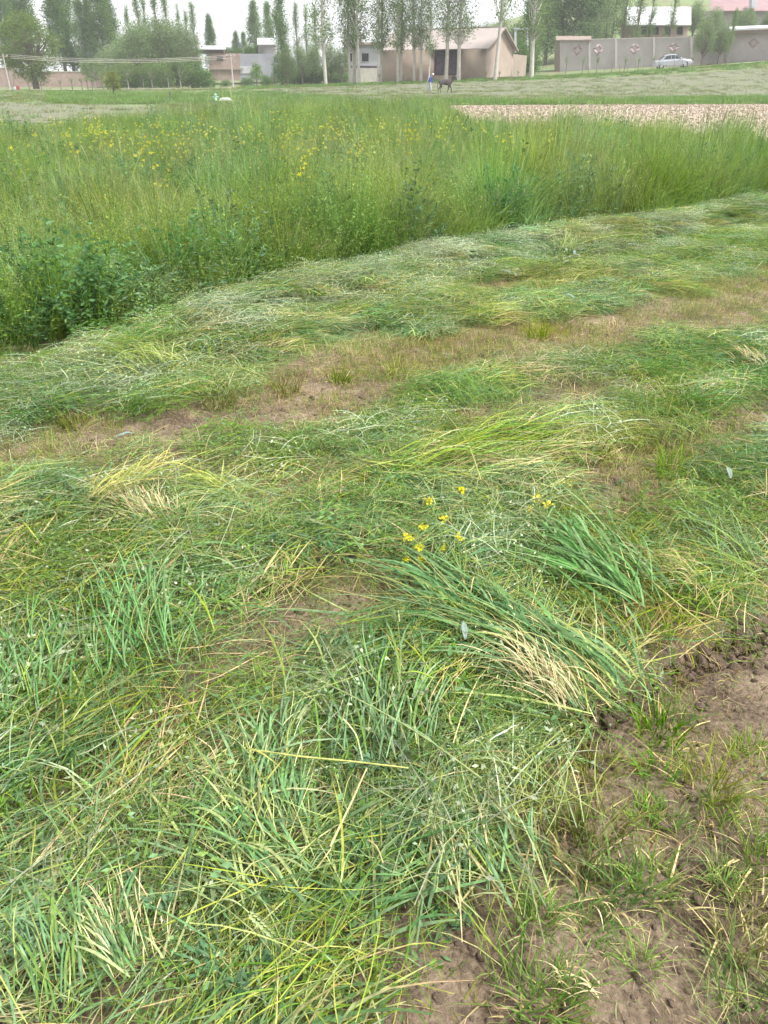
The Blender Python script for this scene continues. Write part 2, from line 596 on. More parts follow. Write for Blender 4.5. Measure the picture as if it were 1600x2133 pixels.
def upright(g, n, ext, L, W, lean, droop, cols, k=5, tip=None, taper=(.9, 1, .8, .5, .06)):
    r, th = ext * np.sqrt(U(0, 1, n)), U(0, 2 * math.pi, n)
    an = th + rng.normal(0, .9, n)
    ln = U(*L, n)
    base = np.stack([r * np.cos(th), r * np.sin(th), np.full(n, -.01)], 1)
    d = np.stack([np.cos(an), np.sin(an), np.zeros(n)], 1)
    t = np.linspace(0, 1, k)
    le, dr = np.abs(rng.normal(0, lean, n)), np.abs(rng.normal(0, droop, n))
    out = ln[:, None] * (le[:, None] * t + dr[:, None] * t ** 2.5)
    up = ln[:, None] * (t * np.cos(np.minimum(le, 1.2))[:, None] - .55 * dr[:, None] * t ** 3)
    sp_ = base[:, None] + d[:, None] * out[:, :, None]
    sp_[:, :, 2] += up
    ra = U(0, 2 * math.pi, n)
    wv = np.stack([np.cos(ra), np.sin(ra), np.zeros(n)], 1) * (U(*W, n) * .5)[:, None]
    c = pick(cols, n)
    g.strips(sp_, wv, taper, c, c * 1.1 if tip is None else pick(tip, n))
    return sp_


def ear(g, p, d, L=.075, col=(.27, .33, .15), awn=.07, nk=9):
    """an awned wheat ear from p along unit d"""
    d = np.asarray(d, float) / np.linalg.norm(d)
    a = np.cross(d, [0.1, .2, 1.0])
    a /= np.linalg.norm(a)
    b = np.cross(d, a)
    for i in range(nk):
        f = i / (nk - 1)
        for sgn in (-1, 1):
            c0 = p + d * L * f
            side = a * sgn * .0035
            ax = d * .013 + a * sgn * .005
            for wv in (b * .0042, a * .003):
                g.leaves((c0 + side)[None], ax[None], wv[None], pick([col], 1, .15))
            s0 = c0 + side + ax * .8
            e = s0 + d * awn * U(.7, 1.1) + a * sgn * awn * U(.1, .3) + b * rng.normal(0, .012)
            spn = np.stack([s0, (s0 + e) / 2 + b * .002, e])[None]
            g.strips(spn, (b * .0007)[None], [1, .8, .3], pick([(.36, .40, .2)], 1, .1))


# ------------------------------------------------------------------ scatter
def scatter_group(name, protos, mat):
    coll = bpy.data.collections.new(name + '_shapes')
    for i, me in enumerate(protos):
        o = bpy.data.objects.new('%s_shape_%03d' % (name, i), me)
        coll.objects.link(o)
    ng = bpy.data.node_groups.new(name + '_scatter', 'GeometryNodeTree')
    ng.interface.new_socket('Geometry', in_out='INPUT', socket_type='NodeSocketGeometry')
    ng.interface.new_socket('Geometry', in_out='OUTPUT', socket_type='NodeSocketGeometry')
    N, L = ng.nodes, ng.links
    gi, go = N.new('NodeGroupInput'), N.new('NodeGroupOutput')
    ci = N.new('GeometryNodeCollectionInfo')
    ci.inputs[0].default_value = coll
    ci.inputs['Separate Children'].default_value = True
    ci.inputs['Reset Children'].default_value = True
    ip = N.new('GeometryNodeInstanceOnPoints')
    ip.inputs['Pick Instance'].default_value = True

    def attr(nm, ty):
        a = N.new('GeometryNodeInputNamedAttribute')
        a.data_type = ty
        a.inputs['Name'].default_value = nm
        return a.outputs['Attribute']
    L.new(gi.outputs[0], ip.inputs['Points'])
    L.new(ci.outputs[0], ip.inputs['Instance'])
    L.new(attr('idx', 'INT'), ip.inputs['Instance Index'])
    L.new(attr('rot', 'FLOAT_VECTOR'), ip.inputs['Rotation'])
    L.new(attr('scl', 'FLOAT_VECTOR'), ip.inputs['Scale'])
    L.new(ip.outputs[0], go.inputs[0])
    return ng


def scatter(name, protos, mat, P, rot, scl, idx, label, cat):
    P = np.asarray(P, np.float32)
    n = len(P)
    me = bpy.data.meshes.new(name)
    me.vertices.add(n)
    me.vertices.foreach_set('co', P.ravel())
    for nm, ty, val in (('rot', 'FLOAT_VECTOR', rot), ('scl', 'FLOAT_VECTOR', scl), ('idx', 'INT', idx)):
        a = me.attributes.new(nm, ty, 'POINT')
        if ty == 'INT':
            a.data.foreach_set('value', np.asarray(val, np.int32))
        else:
            v = np.asarray(val, np.float32)
            if v.ndim == 1:
                v = np.repeat(v[:, None], 3, 1)
            a.data.foreach_set('vector', v.ravel())
    me.materials.append(mat)
    o = obj(name, me)
    md = o.modifiers.new('scatter', 'NODES')
    md.node_group = scatter_group(name, protos, mat)
    return tag(o, label, cat, kind='stuff')


# ================================================================== GROUND
def graded(lo, hi, c0, c1, fine, grow=1.12, cap=4.0):
    a = list(np.arange(c0, c1 + 1e-6, fine))
    st = fine
    while a[-1] < hi:
        st = min(st * grow, cap)
        a.append(a[-1] + st)
    st = fine
    b = [c0]
    while b[-1] > lo:
        st = min(st * grow, cap)
        b.append(b[-1] - st)
    return np.array(b[:0:-1] + a)


gx = graded(-235, 235, -2.6, 3.4, .028, 1.1, 5.0)
gy = graded(-22, 380, .55, 4.6, .028, 1.07, 2.2)
GX, GY = np.meshgrid(gx, gy)
near = 1 - smooth(8, 20, GY)
micro = (.035 * (fbm(GX * 2.2, GY * 2.2, 3, 3) - .5) + .035 * (fbm(GX * 9, GY * 9, 9, 4) - .5)) * near
groove = np.zeros_like(GX)
a0, a1 = ground_px(1130, 1560), ground_px(1620, 1290)      # the furrow along the mown strip
dd = (a1 - a0)[:2]
dl = np.linalg.norm(dd)
dd /= dl
s_ = (GX - a0[0]) * dd[0] + (GY - a0[1]) * dd[1]
q_ = -(GX - a0[0]) * dd[1] + (GY - a0[1]) * dd[0] + .06 * (fbm(GX * 6, GY * 6, 21) - .5)
win = smooth(-.15, .2, s_) * (1 - smooth(dl, dl + 1, s_))
groove = (-.035 * np.exp(-(q_ / .035) ** 2) + .022 * np.exp(-((q_ - .09) / .05) ** 2) * (.4 + fbm(GX * 14, GY * 14, 8))) * win
GZ = terrain(GX, GY) + micro + groove * 1.3
ny, nx = GX.shape
ii, jj = np.meshgrid(np.arange(ny - 1), np.arange(nx - 1), indexing='ij')
qd = np.stack([ii * nx + jj, ii * nx + jj + 1, (ii + 1) * nx + jj + 1, (ii + 1) * nx + jj], -1)
ground = obj('ground', mesh_np('ground', np.stack([GX, GY, GZ], -1), qd, M['soil'], smooth_=True))
tag(ground, 'brown field soil under the mown strip and fields', 'ground', kind='structure')


def micro_z(x, y):
    return (.035 * (fbm(x * 2.2, y * 2.2, 3, 3) - .5) + .035 * (fbm(x * 9, y * 9, 9, 4) - .5)) * (1 - smooth(8, 20, y))


def sheet(name, pxs, dn, df, mat, off, label, rough=0.0, rows=14, cols=90):
    """a strip of field between two edges given as distances over the picture's width"""
    p = np.linspace(pxs[0], pxs[-1], cols)
    a, b = np.interp(p, pxs, dn), np.interp(p, pxs, df)
    t = np.linspace(0, 1, rows)[:, None]
    y = a[None] * (1 - t) + b[None] * t + 0 * p[None]
    wob = .6 * (fbm(p[None] * .02 + t * 0, t * 0 + 3.3, 51) - .5) * np.maximum(y * .02, .2)
    y = y + wob
    x = (p[None] - CX) / F * (y * cp + EYE * sp)
    z = terrain(x, y) + off + rough * (fbm(x * 3, y * 3, 60) - .4)
    i, j = np.meshgrid(np.arange(rows - 1), np.arange(cols - 1), indexing='ij')
    q = np.stack([i * cols + j, i * cols + j + 1, (i + 1) * cols + j + 1, (i + 1) * cols + j], -1)
    o = obj(name, mesh_np(name, np.stack([x, y, z], -1), q, mat, smooth_=True))
    return tag(o, label, 'field', kind='structure')


sheet('clod_field', [560, 700, 900, 1750], [60, 64, 70, 70], [101, 101, 101, 100], M['mulch'], .03, 'pale cloddy field with thin green rows', .03)
sheet('sage_strip', [100, 250, 560, 720], [62, 58, 58, 66], [100, 92, 92, 76], M['sage_field'], .045, 'sage green strip of low crop')
sheet('pale_field', [-250, 0, 210, 330], [36, 34, 33, 32], [64, 62, 56, 50], M['mulch'], .02, 'pale mulch strip on the far field', .02)
sheet('tilled_plot', [900, 960, 1200, 1750], [15, 14, 10, 9], [53, 55, 56, 58], M['tilled'], .03, 'pinkish dry tilled soil plot', .04, 40, 120)
sheet('green_strip', [850, 950, 1250, 1380, 1750], [56, 56, 59, 57, 60], [70, 67, 66, 74, 82], M['green_field'], .055, 'bright green strip of low crop')
sheet('farm_track', [-250, 60, 250, 420], [82, 82, 86, 92], [84, 84, 89, 95], M['road'], .06, 'pale farm track')


def ribbon(name, pts, width, mat, off, label, cat):
    pts = np.asarray(pts, float)
    s = np.linspace(0, len(pts) - 1, 140)
    x, y = np.interp(s, range(len(pts)), pts[:, 0]), np.interp(s, range(len(pts)), pts[:, 1])
    w = np.linspace(-.5, .5, 7)
    X = np.repeat(x[:, None], 7, 1)
    Y = y[:, None] + w[None] * width
    Z = terrain(X, Y) + off
    i, j = np.meshgrid(np.arange(139), np.arange(6), indexing='ij')
    q = np.stack([i * 7 + j, i * 7 + j + 1, (i + 1) * 7 + j + 1, (i + 1) * 7 + j], -1)[..., ::-1]
    return tag(obj(name, mesh_np(name, np.stack([X, Y, Z], -1), q, mat, smooth_=True)), label, cat, kind='structure')


ribbon('road', [(-75, 112), (-23, 112), (-6, 112), (12, 110), (27, 111), (33, 111), (43, 112), (60, 113), (80, 114)], 5.0, M['road'], .08, 'pale dirt road', 'road')

# ================================================================== BUILDINGS
BOXQ = np.array([[0, 3, 2, 1], [4, 5, 6, 7], [0, 1, 5, 4], [1, 2, 6, 5], [2, 3, 7, 6], [3, 0, 4, 7]])


def box_mesh(name, boxes, mat):
    v, q = [], []
    for x0, x1, y0, y1, z0, z1 in boxes:
        q.append(BOXQ + len(v) * 8)
        v.append([(x0, y0, z0), (x1, y0, z0), (x1, y1, z0), (x0, y1, z0), (x0, y0, z1), (x1, y0, z1), (x1, y1, z1), (x0, y1, z1)])
    return mesh_np(name, np.array(v), np.concatenate(q), mat)


def boxes(name, bx, mat, parent):
    return obj(name, box_mesh(name, bx, mat), parent)


def prism(name, front, back, mat, parent):
    """solid between two matching polygons (lists of xyz)"""
    n = len(front)
    me = bpy.data.meshes.new(name)
    f = [list(range(n))[::-1], list(range(n, 2 * n))] + [[i, (i + 1) % n, n + (i + 1) % n, n + i] for i in range(n)]
    me.from_pydata([tuple(map(float, p)) for p in list(front) + list(back)], [], f)
    me.materials.append(mat)
    bm = bmesh.new()
    bm.from_mesh(me)
    bmesh.ops.recalc_face_normals(bm, faces=bm.faces)
    bm.to_mesh(me)
    bm.free()
    return obj(name, me, parent)


# tan mud-plastered barn
Lc, Cc = np.array([-.35, 115.5]), np.array([12.3, 108.0])
hl = float(np.linalg.norm(Cc - Lc))
hz = math.atan2(*(Cc - Lc)[::-1])
W_ = 8.6
barn = empty('barn', (Lc[0], Lc[1], 0), hz)
tag(barn, 'tan mud plastered barn with a pale gabled roof and dark double door', 'barn')
z0, ze, zr = .5, 4.72, 6.9
s0, s1, zd = 7.7, 10.9, 4.45
boxes('front_wall', [(0, s0, 0, .35, z0, ze), (s1, hl, 0, .35, z0, ze), (s0, s1, .001, .349, zd, ze - .001), (s0, s1, .001, .349, z0, 1.75)], M['plaster'], barn)
boxes('back_wall', [(0, hl, W_ - .35, W_, z0, ze)], M['plaster'], barn)
for nm, xa in (('gable_wall', hl - .35), ('gable_wall', .003)):
    prism(nm, [(xa, .352, z0), (xa, W_ - .352, z0), (xa, W_ - .352, ze), (xa, W_ / 2, zr - .12), (xa, .352, ze)],
          [(xa + .347, .352, z0), (xa + .347, W_ - .352, z0), (xa + .347, W_ - .352, ze), (xa + .347, W_ / 2, zr - .12), (xa + .347, .352, ze)], M['plaster2'], barn)
slot = boxes('loft_opening', [(hl - .01, hl + .02, 3.1, 3.75, ze + .05, ze + 1.45)], M['dark'], barn)
dl_ = boxes('door_leaf', [(s0, (s0 + s1) / 2 - .03, .12, .2, 1.76, zd)], M['door'], barn)
for z in (2.1, 3.0, 4.0):
    boxes('rail', [(s0 + .1, (s0 + s1) / 2 - .1, .09, .12, z, z + .15)], M['door'], dl_)
dr_ = boxes('door_leaf', [((s0 + s1) / 2 + .03, s1, .12, .2, 1.76, zd)], M['door'], barn)
for z in (2.1, 3.0, 4.0):
    boxes('rail', [((s0 + s1) / 2 + .1, s1 - .1, .09, .12, z, z + .15)], M['door'], dr_)
boxes('lintel', [(s0 - .25, s1 + .25, -.03, .1, zd, zd + .16)], M['post'], barn)
ov = .45
sl = (zr - ze) / (W_ / 2)
for sgn in (-1, 1):
    ye, yr = (-ov, W_ / 2) if sgn < 0 else (W_ + ov, W_ / 2)
    zz = ze - sl * ov
    npan = 15
    for i in range(npan):                                  # each roofing sheet, edges lapped
        xa, xb = -.5 + (hl + 1) * i / npan, -.5 + (hl + 1) * (i + 1) / npan + .04
        lf = .012 * (i % 2)
        prism('roof_sheet', [(xa, ye, zz + lf + .02), (xb, ye, zz + lf + .02), (xb, ye, zz + .07 + lf), (xa, ye, zz + .07 + lf)],
              [(xa, yr, zr + lf), (xb, yr, zr + lf), (xb, yr, zr + .05 + lf), (xa, yr, zr + .05 + lf)], M['roof'], barn)
boxes('ridge_cap', [(-.52, hl + .52, W_ / 2 - .16, W_ / 2 + .16, zr + .05, zr + .1)], M['roof'], barn)
for sgn in (-1, 1):                                         # barge boards on the gable
    ye = -ov if sgn < 0 else W_ + ov
    prism('barge_board', [(hl + .5, ye, ze - sl * ov - .16), (hl + .5, W_ / 2, zr - .16), (hl + .5, W_ / 2, zr), (hl + .5, ye, ze - sl * ov)],
          [(hl + .55, ye, ze - sl * ov - .16), (hl + .55, W_ / 2, zr - .16), (hl + .55, W_ / 2, zr), (hl + .55, ye, ze - sl * ov)], M['post'], barn)
boxes('chimney', [(hl - 7.6, hl - 7.3, W_ / 2 - .15, W_ / 2 + .15, zr, zr + .55)], M['dark'], barn)
o = empty('yard_wall', (0, 0, 0))
tag(o, 'low tan mud yard wall joining the barn gable', 'wall')
pA, pB = at(1064, 142, 116.5), at(1096, 140, 118)
prism('wall', [(pA[0], 116.5, .8), (pB[0], 118, .8), (pB[0], 118, at(1096, 116, 118)[2]), (pA[0], 116.5, at(1064, 112, 116.5)[2])],
      [(pA[0], 116.85, .8), (pB[0], 118.35, .8), (pB[0], 118.35, at(1096, 116, 118)[2]), (pA[0], 116.85, at(1064, 112, 116.5)[2])], M['plaster2'], o)


def slab(name, px0, px1, d0, d1, t0, t1, b0, b1, mat, parent, thick=.3, push=0.0):
    """upright wall piece from its picture edges at distances d0, d1"""
    A, B, C_, D_ = at(px0, b0, d0), at(px1, b1, d1), at(px1, t1, d1), at(px0, t0, d0)
    sh = np.array([0, thick, 0])
    ps = np.array([0, -push, 0])
    return prism(name, [A + ps, B + ps, C_ + ps, D_ + ps], [A + ps + sh, B + ps + sh, C_ + ps + sh, D_ + ps + sh], mat, parent)


def roof_slab(name, px0, px1, d0, d1, ye, yr, mat, parent, depth=4, thick=.12):
    """a single pitch rising away from eave (picture row ye) to ridge (row yr)"""
    A, B = at(px0, ye, d0), at(px1, ye, d1)
    C_, D_ = at(px1, yr, d1 + depth), at(px0, yr, d0 + depth)
    dn = np.array([0, 0, -thick])
    return prism(name, [A, B, C_, D_], [A + dn, B + dn, C_ + dn, D_ + dn], mat, parent)


# white house left of the barn
wh = empty('white_house', (x_at(760, 126), 126, 0))
wh.location = (0, 0, 0)
tag(wh, 'white house with one dark window partly behind the barn', 'house')
slab('wall', 716, 800, 126, 126, 88, 88, 142, 142, M['white'], wh, 5)
slab('plinth', 716, 800, 126, 126, 142, 142, 176, 176, M['concrete'], wh, 5, .15)
slab('band', 716, 800, 126, 126, 137, 137, 141.5, 141.5, M['door'], wh, .1, .08)
roof_slab('roof', 712, 804, 125.4, 125.4, 89, 60, M['roof_white'], wh, 5)
slab('fascia', 712, 804, 125.36, 125.36, 88, 88, 93, 93, M['pink_wall'], wh, .08)
fr = slab('window', 752, 769.5, 126, 126, 109, 109, 129.5, 129.5, M['white'], wh, .1, .06)
slab('pane', 754, 768, 126, 126, 111, 111, 128, 128, M['dark'], fr, .05, .075)
fr = slab('window', 722, 735, 126, 126, 109, 109, 129.5, 129.5, M['white'], wh, .1, .06)
slab('pane', 723.5, 733.5, 126, 126, 111, 111, 128, 128, M['dark'], fr, .05, .075)

# pink and blue-grey house with white roofs
ph = empty('pink_house', (0, 0, 0))
tag(ph, 'low house of pink brick and blue grey wall with white roof', 'house')
slab('brick_wall', 436, 500, 132, 132, 111, 111, 168, 168, M['pink_wall'], ph, 5)
slab('grey_wall', 500.3, 572, 132.1, 132.1, 112, 112, 168, 168, M['blue_wall'], ph, 4.9)
slab('plaster_patch', 500.3, 524, 132.05, 132.05, 138, 138, 153, 153, M['white'], ph, .1, .03)
slab('ledge', 440, 506, 131.9, 131.9, 141, 141, 145, 145, M['plaster2'], ph, .2, .1)
roof_slab('roof', 388, 470, 131.5, 131.5, 102, 95, M['roof_white'], ph, 6)
roof_slab('roof', 536, 575, 133, 133, 92, 79, M['roof_white'], ph, 6)
slab('upper_wall', 538, 573, 133.5, 133.5, 91, 91, 112, 112, M['grey_wall'], ph, 3)
slab('upper_wall', 392, 466, 132.4, 132.4, 101.5, 101.5, 111, 111, M['post'], ph, 3)
fr = slab('window', 451, 466, 132, 132, 117, 117, 127, 127, M['post'], ph, .1, .03)
slab('pane', 452, 465, 132, 132, 118, 118, 126, 126, M['dark'], fr, .05, .045)

# far-left mud walls
mw = empty('mud_wall', (0, 0, 0))
tag(mw, 'long low pinkish mud wall behind the round tree', 'wall')
slab('wall', -120, 30, 128, 128, 142, 142, 196, 196, M['pink_wall'], mw, .4)
slab('wall', 30.3, 215, 128.1, 128.1, 150, 150, 196, 196, M['pink_wall'], mw, .4)
slab('coping', -121, 31, 127.95, 127.95, 140.5, 140.5, 142, 142, M['concrete'], mw, .5)
slab('coping', 31, 216, 128.05, 128.05, 148.8, 148.8, 150, 150, M['concrete'], mw, .5)
slab('pillar', 19, 26, 127.7, 127.7, 143, 143, 196, 196, M['plaster2'], mw, .25)

# compound wall on the right
cw = empty('compound_wall', (0, 0, 0))
tag(cw, 'lilac grey compound wall with pink diamond ornaments along the road', 'wall')
seg = [(1166, 1228, 126, 125, 85, 83), (1228, 1283, 125, 124, 83, 81.5), (1283, 1362, 124, 122.5, 81.5, 79.5), (1362, 1440, 122.5, 121, 79.5, 78), (1440, 1512, 121, 119.8, 78, 76.5)]
for a, b, d0, d1, t0, t1 in seg:
    slab('panel', a + .3, b - .3, d0, d1, t0, t1, 152, 150, M['grey_wall'], cw, .35)
    slab('coping', a + .3, b - .3, d0, d1, t0 - 2, t1 - 2, t0, t1, M['concrete'], cw, .4, .04)
    slab('pillar', b - 2.2, b + 2.2, d1, d1, t1 + .4, t1 + .4, 150, 150, M['grey_wall'], cw, .3, .1)
slab('end_pier', 1156, 1166, 127.6, 126, 88, 84, 152, 152, M['plaster2'], cw, .3)
slab('panel', 1512.5, 1760, 119.6, 117, 68, 52, 148, 140, M['grey_wall'], cw, .35)
slab('coping', 1512.5, 1760, 119.6, 117, 66, 50, 68, 52, M['concrete'], cw, .4, .04)


def diamond(px, py, d, parent):
    d = float(np.interp(px, [1166, 1228, 1283, 1362, 1440, 1512, 1513, 1760], [126, 125, 124, 122.5, 121, 119.8, 119.6, 117]))
    c = at(px, py, d) + np.array([0, -.05, 0])
    k = d / 1840
    r0, r1 = 11 * k, 5.5 * k
    slp = -.3 if px < 1512 else -.16
    f = []
    for i in range(4):
        a, b = math.pi / 2 * i, math.pi / 2 * (i + 1)
        P_ = [c + np.array([math.cos(t) * r, slp * math.cos(t) * r, math.sin(t) * r * .95]) for r, t in ((r0, a), (r0, b), (r1, b), (r1, a))]
        f.append(P_)
    v, q = [], []
    for i, P_ in enumerate(f):
        q.append(BOXQ + i * 8)
        v += [p + np.array([0, .02, 0]) for p in P_] + [p + np.array([0, .1, 0]) for p in P_]
    return obj('diamond_ornament', mesh_np('diamond_ornament', np.array(v), np.concatenate(q), M['pink_tile']), parent)


for px, py, d in ((1203, 103, 125.5), (1246, 103, 124.7), (1322, 101, 123.3), (1404, 98, 121.8), (1478, 95, 120.4), (1570, 89, 119), (1650, 84, 118.2)):
    diamond(px, py, d, cw)

sd = empty('lean_to_roof', (0, 0, 0))
tag(sd, 'small grey lean-to roof above the end of the compound wall', 'roof')
roof_slab('sheet', 1158, 1232, 126, 124.6, 83, 75, M['post'], sd, 3)
slab('beam', 1162, 1230, 126.2, 124.8, 83.5, 82, 86, 84, M['post'], sd, .2)
hb = empty('white_roof_house', (0, 0, 0))
tag(hb, 'house with a bright white pitched roof behind the compound wall', 'house')
slab('wall', 1316, 1432, 134, 134, 49, 49, 95, 95, M['pink_wall'], hb, 6)
roof_slab('roof', 1306, 1440, 133.2, 133.2, 51, 14, M['roof_white'], hb, 6)
for a in (1335, 1360, 1385, 1410):
    slab('window', a, a + 12, 134, 134, 56, 56, 72, 72, M['dark'], hb, .1, .03)
hp = empty('red_roof_house', (0, 0, 0))
tag(hp, 'house with a faded red roof on the slope behind the compound', 'house')
slab('wall', 1490, 1760, 150, 150, 20, 16, 60, 60, M['grey_wall'], hp, 6)
roof_slab('roof', 1480, 1770, 149, 149, 22, -14, M['roof_pink'], hp, 6)
slab('dormer', 1566, 1577, 148.6, 148.6, -2, -2, 16, 16, M['white'], hp, 1)
hf = empty('flat_white_roof', (0, 0, 0))
tag(hf, 'flat white canopy roof over the right part of the compound wall', 'roof')
prism('sheet', [at(1519, 64, 118), at(1760, 54, 115.5), at(1760, 50, 119), at(1519, 59, 122)], [at(1519, 64, 118) + [0, 0, .2], at(1760, 54, 115.5) + [0, 0, .2], at(1760, 50, 119) + [0, 0, .2], at(1519, 59, 122) + [0, 0, .2]], M['roof_white'], hf)
slab('beam', 1521, 1760, 118.3, 116, 65, 55, 70, 60, M['post'], hf, .2)
gf = empty('white_gate_frame', (0, 0, 0))
tag(gf, 'pale pipe frame standing behind the barn gable', 'frame')
slab('post', 1072, 1076, 121, 121, 59, 59, 110, 110, M['white'], gf, .2)
slab('crossbar', 1072, 1102, 120.9, 120.9, 58, 58, 61.5, 61.5, M['white'], gf, .2)
slab('post', 1098, 1101, 121, 121, 61.6, 61.6, 110, 110, M['white'], gf, .2)


# utility poles and wires
def pole(px, d, ybot, ytop, label, r=.085):
    b, t = at(px, ybot, d), at(px, ytop, d)
    e = empty('utility_pole', b)
    h = t[2] - b[2]
    g = Geo()
    g.tube([(0, 0, -.5), (0, 0, h * .5), (0, 0, h)], [r * 1.25, r, r * .8], (.5, .47, .43), 8)
    obj('shaft', g.mesh('shaft', M['grey_wall'], True), e)
    boxes('crossarm', [(-.6, .6, -.05, .05, h - .35, h - .25)], M['post'], e)
    for x in (-.5, 0, .5):
        boxes('insulator', [(x - .05, x + .05, -.05, .05, h - .25, h - .08)], M['white'], e)
    return tag(e, label, 'utility pole')


pole(486, 112, 180, 112, 'pale concrete utility pole in front of the pink house')
pole(22, 112, 190, 112, 'pale concrete utility pole near the round tree')
for k, (za, zb) in enumerate(((114, 114), (117.5, 117), (121, 120.5))):
    A, B = at(22, za, 112), at(486, zb, 112)
    t = np.linspace(0, 1, 14)
    pts = A[None] * (1 - t[:, None]) + B[None] * t[:, None]
    pts[:, 2] -= .5 * 4 * t * (1 - t)
    g = Geo()
    g.tube(pts, .018, (.4, .4, .42), 4)
    tag(obj('power_line', g.mesh('power_line', M['concrete'])), 'thin wire strung between the two utility poles', 'wire', 'wires between the poles')


# ================================================================== TREES
TDARK = [(.135, .225, .07), (.16, .26, .085), (.115, .20, .065)]
TMID = [(.17, .275, .085), (.20, .31, .10), (.15, .25, .085)]
TPALE = [(.19, .25, .12), (.215, .275, .14), (.165, .23, .11)]
TYEL = [(.19, .23, .05), (.22, .26, .06), (.16, .21, .05)]


def leaf_cloud(g, centres, per, spread, size, cols, stretch=1.0):
    n = len(centres) * per
    c = np.repeat(centres, per, 0)
    o_ = rng.normal(size=(n, 3)) * spread
    o_[:, 2] *= stretch
    p = c + o_
    d = rand_dirs(n)
    w = np.cross(d, rand_dirs(n))
    w /= np.linalg.norm(w, axis=1, keepdims=True) + 1e-6
    s = U(.6, 1.3, n)[:, None] * size
    g.leaves(p, d * s, w * s * .38, pick(cols, n, .28))


def limb_pts(a, b, bow, k=6):
    t = np.linspace(0, 1, k)[:, None]
    m = rng.normal(size=3) * bow
    return a[None] * (1 - t) + b[None] * t + m[None] * 4 * t * (1 - t)


